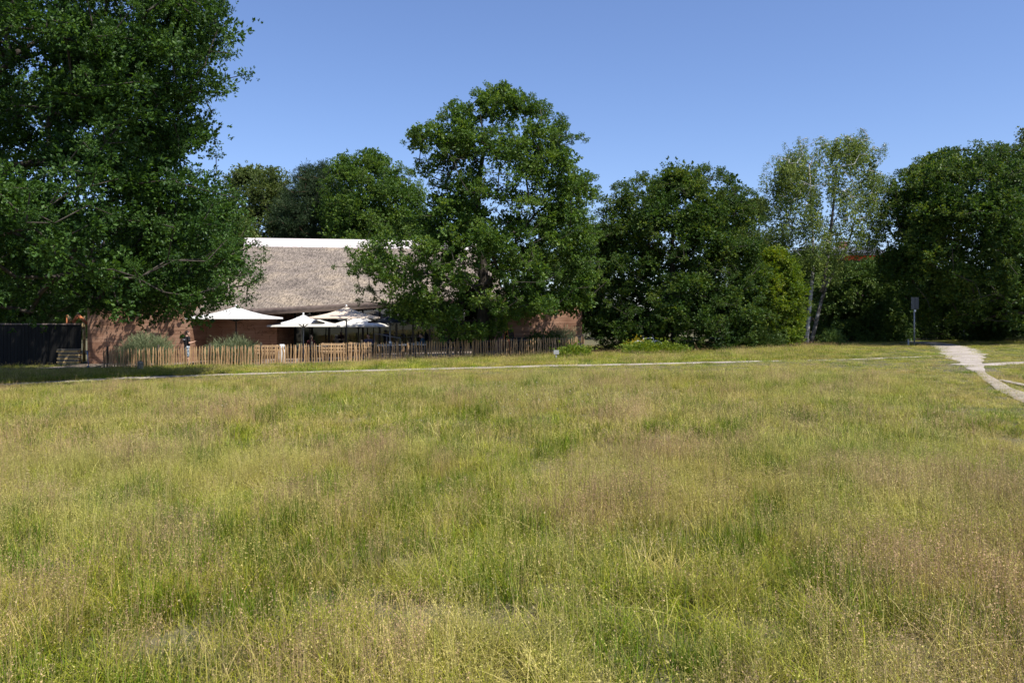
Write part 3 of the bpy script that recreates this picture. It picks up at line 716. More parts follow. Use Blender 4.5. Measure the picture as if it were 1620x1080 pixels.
tree('oak_tree', 'huge dark green oak overhanging the left earth wall, taller than all others', -75, 29,
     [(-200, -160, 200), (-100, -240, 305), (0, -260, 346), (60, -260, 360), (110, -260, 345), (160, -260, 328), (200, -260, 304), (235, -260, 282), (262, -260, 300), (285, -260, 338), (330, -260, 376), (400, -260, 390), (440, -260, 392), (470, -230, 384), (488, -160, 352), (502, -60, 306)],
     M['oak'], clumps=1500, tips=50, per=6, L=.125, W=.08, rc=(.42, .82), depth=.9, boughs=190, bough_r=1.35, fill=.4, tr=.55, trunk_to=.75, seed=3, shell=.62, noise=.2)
tree('oak_tree', 'shaded oak behind the huge oak, beside the black timber wall', -45, 41,
     [(120, -40, 180), (200, -100, 280), (280, -130, 300), (360, -130, 305), (430, -110, 290), (470, -60, 250)],
     M['oak'], clumps=230, tips=40, per=6, L=.16, W=.10, rc=(.8, 1.3), depth=.8, tr=.4, seed=4, shell=.6)
tree('spruce_tree', 'low feathery green conifer rising behind the black timber wall', 70, 50,
     [(395, 50, 90), (430, 0, 125), (465, -50, 140), (500, -80, 146), (530, -80, 146)],
     M['far'], bark='pine_bark', clumps=240, tips=44, per=6, L=.15, W=.035, rc=(.45, .8), depth=.7, tr=.15, seed=5, flat=.35, skirt=True)
tree('oak_tree', 'broad oak standing behind the paling fence in front of the thatched roof', 757, 43.4,
     [(147, 780, 802), (160, 750, 828), (178, 716, 862), (200, 684, 886), (220, 652, 908), (250, 655, 915), (275, 672, 928), (292, 690, 952), (310, 684, 955), (330, 668, 940), (360, 645, 938), (385, 590, 945), (400, 562, 942), (430, 548, 936), (455, 556, 935), (478, 588, 925), (494, 618, 905), (506, 634, 850), (518, 645, 800), (530, 690, 775)],
     M['oak_mid'], clumps=640, tips=42, per=6, L=.135, W=.085, rc=(.30, .64), depth=.66, boughs=130, bough_r=.9, fill=.55, sprays=.5, tr=.34, trunk_to=.82, seed=12, shell=.66, noise=.3, maxb=4.3, yoff=-.7, gap=(46.0, -.3, 4.4, -.6, 2.4))
tree('hornbeam_tree', 'dense rounded tree with foliage to the ground, right of the earth wall', 1065, 47,
     [(266, 1088, 1108), (276, 1035, 1132), (292, 990, 1160), (312, 968, 1180), (345, 948, 1190), (385, 930, 1196), (425, 924, 1200), (465, 920, 1206), (505, 925, 1216), (535, 942, 1214), (556, 955, 1195)],
     M['thicket'], clumps=860, tips=42, per=6, L=.135, W=.085, rc=(.36, .7), depth=.7, boughs=90, bough_r=1.15, fill=.35, sprays=.45, gap=(46.0, -.3, 4.4, -.6, 2.4), tr=.26, seed=21, shell=.5, skirt=True)
tree('lime_green_shrub', 'tall yellow green shrub between the rounded tree and the birch', 1225, 48,
     [(398, 1208, 1235), (420, 1188, 1255), (450, 1178, 1270), (490, 1178, 1276), (522, 1184, 1270), (549, 1190, 1262)],
     M['lime'], clumps=220, tips=42, per=6, L=.13, W=.075, rc=(.35, .65), depth=.9, tr=.12, seed=22, skirt=True, cat='shrub')
b0 = Gd(1275, 50)
def rel(px, py, D, dy=0): p = Pt(px, py, D) - b0; return (p.x, p.y + dy, p.z)
tree('birch_tree', 'silver birch with two leaning pale trunks and drooping foliage', 1275, 50,
     [(213, 1295, 1362), (226, 1252, 1380), (250, 1225, 1392), (280, 1213, 1412), (310, 1210, 1410), (340, 1212, 1404), (370, 1216, 1398), (395, 1218, 1366), (420, 1228, 1345)],
     M['birch'], bark='birch_bark', clumps=300, tips=54, per=5, L=.10, W=.055, rc=(.4, .8), boughs=60, bough_r=1.1, barks=['birch_bark', 'birch_dark', 'birch_dark'], depth=.8, tr=.125, seed=31, shell=.7, droop=1.25, flat=.6,
     trunks=[[(0, 0, -.3), rel(1281, 480, 50), rel(1289, 420, 50), rel(1284, 340, 50), rel(1280, 260, 50)],
             [(.25, .1, -.3), rel(1298, 490, 50, .2), rel(1310, 440, 50, .4), rel(1345, 405, 50, .5), rel(1362, 330, 50, .6)],
             [rel(1303, 462, 50, .3), rel(1311, 420, 50, .3), rel(1316, 350, 50, 0), rel(1325, 260, 50, 0)]])
tree('hazel_shrub', 'mid green rounded shrub mass behind the birch trunks', 1370, 57,
     [(416, 1352, 1388), (430, 1312, 1412), (456, 1296, 1428), (492, 1290, 1436), (525, 1300, 1440), (548, 1308, 1442)],
     M['far'], clumps=340, tips=40, per=6, L=.16, W=.10, rc=(.5, .9), depth=.7, tr=.14, seed=33, skirt=True, cat='shrub')
tree('hazel_shrub', 'leafy green shrub filling the gap between the birch trunk and the lime green shrub', 1292, 60,
     [(405, 1262, 1300), (425, 1245, 1330), (460, 1240, 1345), (500, 1240, 1350), (546, 1245, 1345)],
     M['far'], clumps=200, tips=36, per=6, L=.16, W=.10, rc=(.5, .9), depth=.6, tr=.12, seed=34, skirt=True, cat='shrub')
tree('maple_tree', 'large dark round-topped tree overhanging the gravel lane', 1690, 47.5,
     [(238, 1522, 1552), (250, 1480, 1585), (270, 1440, 1640), (300, 1412, 1664), (340, 1404, 1684), (400, 1400, 1700), (450, 1412, 1700), (490, 1436, 1690), (512, 1450, 1680)],
     M['thicket'], clumps=800, tips=42, per=6, L=.145, W=.09, rc=(.42, .8), depth=.95, boughs=90, bough_r=1.35, fill=.4, tr=.4, seed=41, shell=.55)
tree('ash_tree', 'tall tree rising highest behind the dark lane tree', 1690, 66,
     [(205, 1625, 1700), (240, 1588, 1750), (300, 1575, 1770), (400, 1565, 1790), (480, 1570, 1790)],
     M['far_olive'], clumps=300, tips=40, per=6, L=.17, W=.10, rc=(.7, 1.2), depth=.7, tr=.4, seed=42)
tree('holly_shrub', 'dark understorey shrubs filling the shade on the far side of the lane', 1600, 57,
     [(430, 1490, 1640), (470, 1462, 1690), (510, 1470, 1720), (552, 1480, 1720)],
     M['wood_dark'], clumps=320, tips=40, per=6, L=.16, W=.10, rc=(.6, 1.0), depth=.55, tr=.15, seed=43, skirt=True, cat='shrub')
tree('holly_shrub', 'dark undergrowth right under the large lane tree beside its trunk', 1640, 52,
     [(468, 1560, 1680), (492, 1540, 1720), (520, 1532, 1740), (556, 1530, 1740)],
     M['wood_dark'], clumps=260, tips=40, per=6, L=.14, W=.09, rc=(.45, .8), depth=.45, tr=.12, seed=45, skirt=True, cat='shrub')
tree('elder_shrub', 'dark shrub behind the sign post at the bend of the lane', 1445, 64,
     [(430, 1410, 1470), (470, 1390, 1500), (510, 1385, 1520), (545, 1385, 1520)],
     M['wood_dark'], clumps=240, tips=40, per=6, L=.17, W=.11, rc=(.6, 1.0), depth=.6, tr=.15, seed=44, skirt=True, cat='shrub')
# behind the roof
tree('ash_tree', 'olive green tree at the far left of the row behind the roof', 400, 74,
     [(268, 398, 440), (284, 362, 458), (330, 345, 475), (385, 340, 485), (440, 345, 485)], M['far_olive'], clumps=300, tips=40, per=6, L=.18, W=.11, rc=(.6, 1.1), tr=.3, seed=51)
tree('pine_tree', 'blackish green pine in the middle of the row behind the roof', 492, 70,
     [(262, 484, 512), (280, 470, 532), (310, 448, 548), (350, 430, 560), (400, 430, 560), (440, 440, 550)], M['pine'], bark='pine_bark', clumps=360, tips=44, per=7, L=.24, W=.04, rc=(.5, .9), tr=.3, seed=52, upright=.5)
tree('maple_tree', 'bright green leafy tree behind the roof beside the pine', 582, 67,
     [(246, 560, 592), (262, 530, 632), (290, 514, 662), (330, 508, 672), (380, 508, 682), (440, 520, 680)], M['oak_mid'], clumps=380, tips=40, per=6, L=.17, W=.11, rc=(.5, .95), tr=.3, seed=53)
tree('ash_tree', 'tree half hidden between the broad oak and the rounded tree', 905, 78,
     [(335, 885, 930), (362, 850, 962), (420, 836, 985), (500, 836, 985), (528, 850, 975)], M['far'], clumps=260, tips=40, per=6, L=.19, W=.12, rc=(.7, 1.2), tr=.3, seed=54)
tree('ash_tree', 'small olive tree peeping out left of the birch crown', 1192, 70,
     [(318, 1182, 1202), (345, 1165, 1222), (400, 1150, 1240), (480, 1150, 1250), (530, 1160, 1240)], M['far_olive'], clumps=220, tips=40, per=6, L=.17, W=.1, rc=(.5, .9), tr=.25, seed=55)
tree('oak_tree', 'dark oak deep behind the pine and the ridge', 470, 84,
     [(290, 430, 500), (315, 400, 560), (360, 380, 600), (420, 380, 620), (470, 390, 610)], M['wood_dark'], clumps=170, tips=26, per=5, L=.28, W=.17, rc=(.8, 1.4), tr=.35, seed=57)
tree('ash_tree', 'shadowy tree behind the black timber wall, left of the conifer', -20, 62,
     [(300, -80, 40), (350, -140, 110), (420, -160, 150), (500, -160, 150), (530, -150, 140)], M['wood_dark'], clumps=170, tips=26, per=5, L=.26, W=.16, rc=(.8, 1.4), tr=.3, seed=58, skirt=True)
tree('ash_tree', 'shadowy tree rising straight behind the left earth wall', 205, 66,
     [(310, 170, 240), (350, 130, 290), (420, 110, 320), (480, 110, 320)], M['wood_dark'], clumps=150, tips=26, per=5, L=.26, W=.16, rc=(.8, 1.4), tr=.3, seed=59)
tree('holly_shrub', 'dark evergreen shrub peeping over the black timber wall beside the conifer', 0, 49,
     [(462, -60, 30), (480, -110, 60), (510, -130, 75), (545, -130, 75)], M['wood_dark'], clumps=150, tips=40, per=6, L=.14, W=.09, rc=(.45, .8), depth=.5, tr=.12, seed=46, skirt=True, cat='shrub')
tree('willow_tree', 'dull green tree low behind the left part of the ridge', 330, 64,
     [(330, 300, 360), (365, 270, 400), (420, 260, 410), (470, 260, 410)], M['far_olive'], clumps=220, tips=40, per=6, L=.17, W=.1, rc=(.6, 1.0), tr=.25, seed=56)

# far wood that reads as one mass
def far_wood():
    rs = np.random.RandomState(77); Vs, Ts = [], []; o = 0
    n = 380
    x = -150 + 330 * rs.rand(n); y = 112 + 34 * rs.rand(n); hgt = 7.5 + 4.5 * NB_.fbm(x / 11, y / 11, 3)
    hgt = np.where(np.abs(x - X(1340, 120)) < 16, hgt * .6, hgt)
    cl = np.stack([x, y, zt(x, y) + hgt * rs.rand(n) ** .6], 1)
    off = rs.normal(size=(n, 38, 3)) * np.array([1.7, 1.2, 1.1]); tp = (cl[:, None] + off).reshape(-1, 3); tp[:, 2] = np.maximum(tp[:, 2], zt(tp[:, 0], tp[:, 1]) + .1)
    V, T = leaves(rs, tp, unit(rs.normal(size=tp.shape) + np.array([0, -.4, .3])), 4, .62, .44)
    w = obj('far_wood', np_mesh('far_wood', V, T), M['wood_dark']); w['kind'] = 'stuff'
    tag(w, 'dark belt of distant woodland closing the view behind the trees', 'woodland')
far_wood()

# shrubs on and beside the terrace
def shrub(name, label, px, D, w, h, mat, clumps, tips, per, L, W, seed, rc=(.2, .38), upright=.6, up_flat=.9, group=None, cat='shrub', stem='bark'):
    rs = np.random.RandomState(seed); B = Gd(px, D)
    th = rs.rand(clumps) * 6.283; r = np.sqrt(rs.rand(clumps)); zz = h * (.12 + .8 * rs.rand(clumps)) * np.sqrt(np.maximum(1 - .72 * r * r, .1))
    cl = np.stack([w / 2 * r * np.cos(th), w / 2 * .8 * r * np.sin(th), zz], 1)
    o = rs.normal(size=(clumps, tips, 3)) * np.array([1, 1, up_flat]) * (rc[0] + (rc[1] - rc[0]) * rs.rand(clumps))[:, None, None] * .6
    tp = (cl[:, None] + o).reshape(-1, 3); tp[:, 2] = np.abs(tp[:, 2]) + .02
    od = unit(tp * np.array([.5, .5, .2]) + np.array([0, 0, upright]) + rs.normal(size=tp.shape) * .25)
    V, T = leaves(rs, tp, od, per, L, W, .5)
    root = thing(name, label, cat, tuple(B), 0, group)
    obj('foliage', np_mesh('foliage', V, T), mat, root)
    s = MB()
    for k in range(7):
        a = rs.rand() * 6.283; s.tube([(0, 0, -.1), (.12 * w * math.cos(a), .12 * w * math.sin(a), h * .35), (.3 * w * math.cos(a), .3 * w * math.sin(a), h * .7)], [.03, .02, .008], 5)
    s.build('stems', M[stem], root, True)
    return root
shrub('broom_shrub', 'rounded pale green broom bush poking over the fence beside the standing man', 230, 40.6, 2.3, 1.55, M['broom'], 120, 26, 5, .24, .014, 61)
shrub('broom_shrub', 'low pale green broom bush in front of the shaded earth wall', 368, 40.8, 2.3, 1.30, M['broom'], 110, 26, 5, .24, .014, 62)
shrub('laurel_shrub', 'dark round bush growing through the right part of the fence', 862, 44.5, 1.5, 1.35, M['wood_dark'], 70, 26, 5, .10, .05, 63)
shrub('broom_shrub', 'grey green bush against the right earth wall', 888, 44.9, 1.5, 1.5, M['broom'], 70, 24, 5, .2, .014, 64)
shrub('gorse_shrub', 'small bush covered in yellow blossom at the foot of the rounded tree', 1009, 43.6, .85, .62, M['yellow'], 40, 26, 5, .06, .04, 65)
shrub('bramble_shrub', 'low brownish weeds at the edge of the gravel path below the fence end', 908, 40.2, 1.3, .42, M['lime'], 40, 22, 5, .1, .05, 66, cat='weeds')
shrub('bramble_shrub', 'low yellow green scrub in front of the rounded tree', 1035, 42.6, 3.6, .5, M['lime'], 70, 22, 5, .1, .05, 67, cat='weeds')
shrub('broom_shrub', 'upright dark green bush at the foot of the birch', 1316, 48.6, 1.0, .95, M['far'], 40, 24, 5, .16, .03, 68)
shrub('laurel_shrub', 'dark evergreen bush at the foot of the lime green shrub', 1190, 46.5, 3.4, 1.3, M['wood_dark'], 130, 26, 5, .11, .06, 69)

# ------------------------------------------------------------------ visitor building
BO = Vector((-10, 48, float(zt(-10, 48))))
bld = thing('visitor_building', 'long low building with thatched roof, earth walls and a glazed front', 'building', tuple(BO))
def loc(v): v = Vector(v) - BO; return (v.x, v.y, v.z)
gz = float(zt(-12, 46)) - .4
def wall(name_label, pts, tops, step=None):
    m = MB(); m.prism([(p[0] - BO.x, p[1] - BO.y) for p in pts], gz - BO.z, [t - BO.z for t in tops])
    o = m.build('earth_wall', M['earth'], bld); o['label'] = name_label
    md = o.modifiers.new('bevel', 'BEVEL'); md.width = .03; md.segments = 2
    return o
DW = 44.3
A0 = Pt(138, 487, DW); A1 = Pt(296, 475, DW)
wl_ = wall('sunlit sloping earth wall under the oak', [(A0.x, DW), (A1.x, DW), (A1.x - .1, 48.5), (A0.x - .9, 48.5)], [A0.z, A1.z, A1.z, A0.z])
R0 = X(438, 47.3)
wr_ = wall('shaded earth wall behind the big white parasol', [(A1.x - .5, 47.3), (R0, 47.3), (R0 - .1, 51.4), (A1.x - .5, 51.4)], [Zp(498, 47.3)] * 4)
# coping of the left wall
cp = MB(); cp.prism([(A0.x - .08 - BO.x, DW - .06 - BO.y), (A1.x + .05 - BO.x, DW - .06 - BO.y), (A1.x + .05 - BO.x, DW + .5 - BO.y), (A0.x - .08 - BO.x, DW + .5 - BO.y)],
                    [A0.z + .004 - BO.z, A1.z + .004 - BO.z, A1.z + .004 - BO.z, A0.z + .004 - BO.z], [A0.z + .07 - BO.z, A1.z + .07 - BO.z, A1.z + .07 - BO.z, A0.z + .07 - BO.z])
cp.build('coping', M['dark_metal'], wl_)
cw = MB(); zz = [A0.z + (A1.z - A0.z) * f + .075 - BO.z for f in (.33, .70)]
cw.prism([(X(190, DW) - BO.x, DW + .1 - BO.y), (X(248, DW) - BO.x, DW + .1 - BO.y), (X(248, DW) - BO.x, DW + .9 - BO.y), (X(190, DW) - BO.x, DW + .9 - BO.y)], [zz[0], zz[1], zz[1], zz[0]], [zz[0] + .1, zz[1] + .1, zz[1] + .1, zz[0] + .1])
cw.build('flashing', M['zinc'], wl_)
# right earth block, turned a little
Q = [(X(797, 45.5), 45.5), (X(921, 46.3), 46.3), (X(905, 54), 54), (X(783, 53), 53), (X(783, 49.6), 49.6)]
wall('sunlit reddish earth wall behind the broad oak', Q, [Zp(482, 46)] * 5)
# thatched roof: ruled surface between a rising eave and the ridge
E = [Pt(286, 500, 44.8), Pt(400, 488.5, 45.0), Pt(520, 482, 47.4), Pt(640, 475.5, 50.2), Pt(800, 468, 52)]
RG = [Pt(386, 389, 56.0), Pt(470, 390.2, 56.3), Pt(560, 391.4, 56.7), Pt(660, 393, 57.2), Pt(770, 395, 57.8)]
def lerp_chain(ch, t):
    k = min(int(t * (len(ch) - 1)), len(ch) - 2); f = t * (len(ch) - 1) - k; return ch[k].lerp(ch[k + 1], f)
NU, NV = 110, 34; rv = []; rs = np.random.RandomState(8)
for i in range(NU + 1):
    for j in range(NV + 1):
        a = lerp_chain(E, i / NU); b = lerp_chain(RG, i / NU); p = a.lerp(b, j / NV)
        bow = -.10 * math.sin(math.pi * j / NV)
        dz = .05 * (NB_.fbm(i * .22, j * .35, 3) - .5) + rs.normal() * .008
        rv.append((p.x - BO.x, p.y - BO.y - dz * .5, p.z + bow + dz - BO.z))
rf = [(i * (NV + 1) + j, (i + 1) * (NV + 1) + j, (i + 1) * (NV + 1) + j + 1, i * (NV + 1) + j + 1) for i in range(NU) for j in range(NV)]
m = MB(); m.add(rv, rf)
# hips and back slope close the roof
back = [Vector((p.x, p.y + 6.2, E[0].z)) for p in (RG[0] + Vector((-3.2, 0, 0)), RG[-1] + Vector((2, 0, 0)))]
def L3(p): return (p.x - BO.x, p.y - BO.y, p.z - BO.z)
m.add([L3(E[0]), L3(RG[0]), L3(back[0])], [(0, 1, 2)]); m.add([L3(E[-1]), L3(back[1]), L3(RG[-1])], [(0, 1, 2)])
m.add([L3(RG[0]), L3(RG[-1]), L3(back[1]), L3(back[0])], [(0, 1, 2, 3)])
roof = m.build('thatch_roof', M['thatch'], bld, True)
# thick eave edge, soffit
e_m = MB(); s_m = MB(); n = 40
for i in range(n):
    a, b = lerp_chain(E, i / n), lerp_chain(E, (i + 1) / n); t = .36
    e_m.add([L3(a), L3(b), L3(b + Vector((0, .02, -t * .55))), L3(a + Vector((0, .02, -t * .55))), L3(a + Vector((0, .35, -t))), L3(b + Vector((0, .35, -t)))], [(0, 3, 2, 1), (3, 4, 5, 2)])
    s_m.add([L3(a + Vector((0, .35, -t - .003))), L3(b + Vector((0, .35, -t - .003))), L3(b + Vector((0, 2.9, -t + .9))), L3(a + Vector((0, 2.9, -t + .9)))], [(0, 3, 2, 1)])
e_m.build('eave_edge', M['fascia'], roof, True); s_m.build('soffit', M['soffit'], roof)
# pale metal ridge in separate sheets
nr = 11
for i in range(nr):
    a = lerp_chain(RG, i / nr); b = lerp_chain(RG, (i + 1) / nr); g = .02
    d = (b - a).normalized(); a = a + d * g; b = b - d * g; h = .58
    pts = [a + Vector((0, -.10, -.04)), b + Vector((0, -.10, -.04)), b + Vector((0, .62, -.04)), a + Vector((0, .62, -.04))]
    mm = MB(); sl = .30
    mm.add([L3(p) for p in pts] + [L3(a + Vector((.0, .08, h))), L3(b + Vector((0, .08, h))), L3(b + Vector((0, .62, h))), L3(a + Vector((0, .62, h)))],
           [(3, 2, 1, 0), (4, 5, 6, 7), (0, 1, 5, 4), (1, 2, 6, 5), (2, 3, 7, 6), (3, 0, 4, 7)])
    mm.build('ridge_sheet', M['zinc'], roof)
    mm = MB(); mm.tube([L3(b + d * g + Vector((0, -.1, 0))), L3(b + d * g + Vector((0, .08, h)))], .018, 6); mm.build('ridge_seam', M['zinc'], roof)
# glazed front
GF0, GF1 = Vector((X(440, 51.6), 51.6)), Vector((X(784, 52.8), 52.8)); npan = 13
for i in range(npan + 1):
    p = GF0.lerp(GF1, i / npan); tz = lerp_chain(E, max(0, min(1, (810 + p.x / p.y * F - 286) / 514))).z - .3
    MB().box(p.x - BO.x - .06, p.x - BO.x + .06, p.y - BO.y - .09, p.y - BO.y + .09, gz - BO.z, tz - BO.z).build('mullion', M['dark_metal'], bld)
    if i < npan:
        q = GF0.lerp(GF1, (i + 1) / npan)
        tz2 = tz - .02
        mm = MB(); mm.add([(p.x - BO.x + .065, p.y - BO.y, gz - BO.z + .45), (q.x - BO.x - .065, q.y - BO.y, gz - BO.z + .45), (q.x - BO.x - .065, q.y - BO.y, tz2 - BO.z), (p.x - BO.x + .065, p.y - BO.y, tz2 - BO.z)], [(0, 1, 2, 3)])
        w_ = mm.build('window_pane', M['glass'], bld)
        mm = MB(); mm.box(p.x - BO.x + .065, q.x - BO.x - .065, p.y - BO.y - .03, p.y - BO.y + .06, gz + 2.55 - BO.z, gz + 2.62 - BO.z); mm.build('transom', M['dark_metal'], w_)
# room behind the glass
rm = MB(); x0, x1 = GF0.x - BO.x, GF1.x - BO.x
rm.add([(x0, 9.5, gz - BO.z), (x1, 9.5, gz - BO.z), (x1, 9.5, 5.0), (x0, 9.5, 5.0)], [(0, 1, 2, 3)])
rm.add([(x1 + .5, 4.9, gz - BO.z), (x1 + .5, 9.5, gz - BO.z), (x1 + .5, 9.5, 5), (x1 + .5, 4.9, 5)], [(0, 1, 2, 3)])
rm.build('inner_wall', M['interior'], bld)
fl = MB(); fl.add([(x0, 3.7, .03), (x1, 4.9, .03), (x1, 9.5, .03), (x0, 9.5, .03)], [(0, 1, 2, 3)]); fl.build('floor', M['terrace'], bld)
for px0, px1, t0, t1 in ((566, 574, 517, 540), (592, 606, 520, 545), (684, 696, 505, 545)):
    MB().box(X(px0, 55) - BO.x, X(px1, 55) - BO.x, 7, 7.2, gz - BO.z, Zp(t0, 55) - BO.z).build('inner_column', M['plaster'], bld)

# ------------------------------------------------------------------ paling fence
fr = thing('paling_fence', 'chestnut paling fence with orange brown split pales around the terrace', 'fence', (FENCE[0][0], FENCE[0][1], float(zt(*FENCE[0]))))
FO = fr.location.copy()
def pale_mesh(seed):
    rs = np.random.RandomState(seed); m = MB(); h = 1.0; n = 5; ring = []
    w0 = .026 + .008 * rs.rand()
    for k in range(n + 1):
        t = k / n; cx_ = .012 * math.sin(t * 3 + seed) + .006 * rs.normal(); w = w0 * (1 if k < n else .35); d = w * .6
        ring.append([(cx_ - w, -d, t * h), (cx_ + w * .9, -d * 1.1, t * h), (cx_ + w, d, t * h), (cx_ - w * .8, d, t * h)])
    vs_ = [p for r_ in ring for p in r_]
    fs_ = [(4 * k + i, 4 * k + (i + 1) % 4, 4 * k + 4 + (i + 1) % 4, 4 * k + 4 + i) for k in range(n) for i in range(4)] + [(4 * n, 4 * n + 1, 4 * n + 2, 4 * n + 3)]
    m.add(vs_, fs_); me = m.mesh('pale'); me.materials.append(M['chestnut']); return me
PM = [pale_mesh(k) for k in range(8)]
seglen = np.r_[0, np.cumsum(np.linalg.norm(np.diff(FENCE, axis=0), axis=1))]; tot = seglen[-1]
rs = np.random.RandomState(14); s = 0; k = 0
def on_fence(s): return float(np.interp(s, seglen, FENCE[:, 0])), float(np.interp(s, seglen, FENCE[:, 1]))
while s < tot:
    x, y = on_fence(s); z = float(zt(x, y))
    o = bpy.data.objects.new('pale', PM[rs.randint(8)]); C.objects.link(o); o.parent = fr
    o.location = (x - FO.x, y - FO.y + rs.normal() * .012, z - FO.z + .01)
    o.rotation_euler = (rs.normal() * .015, rs.normal() * .022, rs.normal() * .3)
    o.scale = (.8 + .45 * rs.rand(), 1, .88 + .12 * rs.rand())
    s += .112 + .035 * rs.rand(); k += 1
ns = 0
for s in np.linspace(.1, tot - .1, 11):
    x, y = on_fence(s); z = float(zt(x, y))
    MB().tube([(x - FO.x, y - FO.y + .09, z - FO.z - .2), (x - FO.x + .01, y - FO.y + .09, z - FO.z + 1.06), (x - FO.x + .01, y - FO.y + .09, z - FO.z + 1.10)], [.055, .052, .03], 8).build('post', M['bark'], fr, True)
for hz in (.22, .55, .86):
    pts = [(on_fence(s)[0] - FO.x, on_fence(s)[1] - FO.y + .03, float(zt(*on_fence(s))) - FO.z + hz + .01 * math.sin(s * 9)) for s in np.linspace(0, tot, 160)]
    MB().tube(pts, .004, 4).build('wire', M['grey_metal'], fr)

# ------------------------------------------------------------------ parasols
def parasol(label, px, D, half, rim_z, top_z, cloth, pole='dark_metal', rz=0, valance=.09, braces=True):
    B = Gd(px, D); r = thing('parasol', label, 'parasol', tuple(B), rz, 'parasols on the terrace')
    rz_, tz_ = rim_z - B.z, top_z - B.z; m = MB(); n = 10; NS = 4
    cor = [(-half, -half), (half, -half), (half, half), (-half, half)]
    for q in range(4):
        a, b = cor[q], cor[(q + 1) % 4]; vs_ = []; fs_ = []
        for i in range(n + 1):
            t = i / n
            for j in range(9):
                u = j / 8; ex = a[0] + (b[0] - a[0]) * u; ey = a[1] + (b[1] - a[1]) * u
                sag = -.10 * math.sin(math.pi * t) * half / 2.2 - .05 * math.sin(math.pi * u) * t
                scal = 1 - .035 * math.sin(math.pi * u) * t
                vs_.append((ex * t * scal, ey * t * scal, tz_ + (rz_ - tz_) * t + sag + .05 * math.sin(math.pi * u) * t))
        for j in range(9):
            p = vs_[n * 9 + j]; vs_.append((p[0], p[1], p[2] - valance))
        for i in range(n + 1):
            for j in range(8):
                fs_.append((i * 9 + j, i * 9 + 9 + j, i * 9 + 10 + j, i * 9 + j + 1))
        MB().add(vs_, fs_).build('canopy_panel', cloth, r, True)
    MB().tube([(0, 0, .0), (0, 0, tz_ + .02)], .035, 10).build('pole', M[pole], r, True)
    MB().ball((0, 0, tz_ + .05), (.05, .05, .06)).build('finial', M['white_paint'], r, True)
    MB().box(-.4, .4, -.4, .4, .0, .07).build('base_plate', M['stone'], r, bevel=.01)
    hub = tz_ - .75 * (tz_ - rz_) - .35
    for q in range(8):
        a = math.pi / 4 * q; s_ = half * (1.35 if q % 2 else 1) * .5
        MB().tube([(0.03 * math.cos(a), .03 * math.sin(a), hub), (s_ * math.cos(a), s_ * math.sin(a), tz_ + (rz_ - tz_) * .5 - .12)], .018, 6).build('strut', M[pole], r)
        MB().tube([(0, 0, tz_ - .1), (s_ * 1.9 * math.cos(a), s_ * 1.9 * math.sin(a), rz_ + (tz_ - rz_) * .05 - .08)], .016, 6).build('rib', M[pole], r)
    return r
parasol('large white parasol in front of the shaded earth wall', 373.5, 42.2, 1.93, Zp(502, 42.2), Zp(485, 42.2), M['white_cloth'], rz=0)
parasol('large cream parasol nearest the fence at the glazed front', 548, 42.6, 1.72, Zp(503, 42.6) + .06, Zp(485, 42.6), M['cream_cloth'], rz=R(7))
parasol('small white parasol with a thin pale pole left of the cream parasol', 480, 43.0, 1.05, Zp(510, 43), Zp(497.5, 43), M['white_cloth'], pole='grey_metal', rz=R(9))
parasol('small navy blue parasol with a thin pole beside the broad oak', 617, 43.4, 1.02, Zp(508, 43.4), Zp(499.5, 43.4), M['navy_cloth'], pole='grey_metal', rz=R(20))
parasol('pale parasol behind the small white one', 490, 48.2, 2.05, Zp(514, 48.2), Zp(497, 48.2), M['pale_cloth'], rz=R(3))
parasol('pale parasol behind the navy one', 567, 48.8, 1.55, Zp(514.5, 48.8), Zp(498, 48.8), M['pale_cloth'], rz=R(-5))

# ------------------------------------------------------------------ terrace furniture
def bench(label, px, D, w, rz=0):
    r = thing('wooden_bench', label, 'bench', tuple(Gd(px, D)), rz, 'wooden benches behind the fence')
    for z0, z1 in ((.84, .95), (.66, .75), (.50, .59)):
        MB().box(-w / 2, w / 2, -.25, -.21, z0, z1).build('back_slat', M['bench_wood'], r, bevel=.006)
    for k in range(4): MB().box(-w / 2, w / 2, -.18 + .12 * k, -.08 + .12 * k, .41, .45).build('seat_slat', M['bench_wood'], r, bevel=.006)
    for sx in (-1, 1):
        MB().box(sx * (w / 2 - .1) - .03, sx * (w / 2 - .1) + .03, -.21, -.15, 0, .97).build('leg', M['bench_wood'], r, bevel=.005)
        MB().box(sx * (w / 2 - .1) - .03, sx * (w / 2 - .1) + .03, .22, .28, 0, .41).build('leg', M['bench_wood'], r, bevel=.005)
        MB().box(sx * (w / 2 - .1) - .035, sx * (w / 2 - .1) + .035, -.15, .28, .62, .66).build('armrest', M['bench_wood'], r, bevel=.005)
    return r
b1 = bench('pale wooden bench behind the fence in front of the shaded earth wall', 424, 41.0, 1.25)
dup(b1, tuple(Gd(528, 41.4)), R(2), 'pale wooden bench behind the fence under the cream parasol')
dup(b1, tuple(Gd(571, 41.7)), R(-3), 'pale wooden bench behind the fence between cream and navy parasols')
def table(label, px, D, w, top):
    r = thing('terrace_table', label, 'table', tuple(Gd(px, D)), R(5), 'terrace tables')
    MB().box(-w / 2, w / 2, -.4, .4, .72, .76).build('table_top', top, r, bevel=.01)
    for sx in (-1, 1):
        for sy in (-1, 1): MB().box(sx * (w / 2 - .08) - .025, sx * (w / 2 - .08) + .025, sy * .33 - .025, sy * .33 + .025, 0, .72).build('leg', M['dark_metal'], r)
    return r
table('white topped table with a menu holder beside the navy parasol pole', 620, 42.9, 1.5, M['white_paint'])
table('white topped table with blue tumblers under the broad oak', 655, 43.4, 1.4, M['white_paint'])
table('dark wooden table in front of the glazed front', 500, 45.5, 1.4, M['grey_wood'])
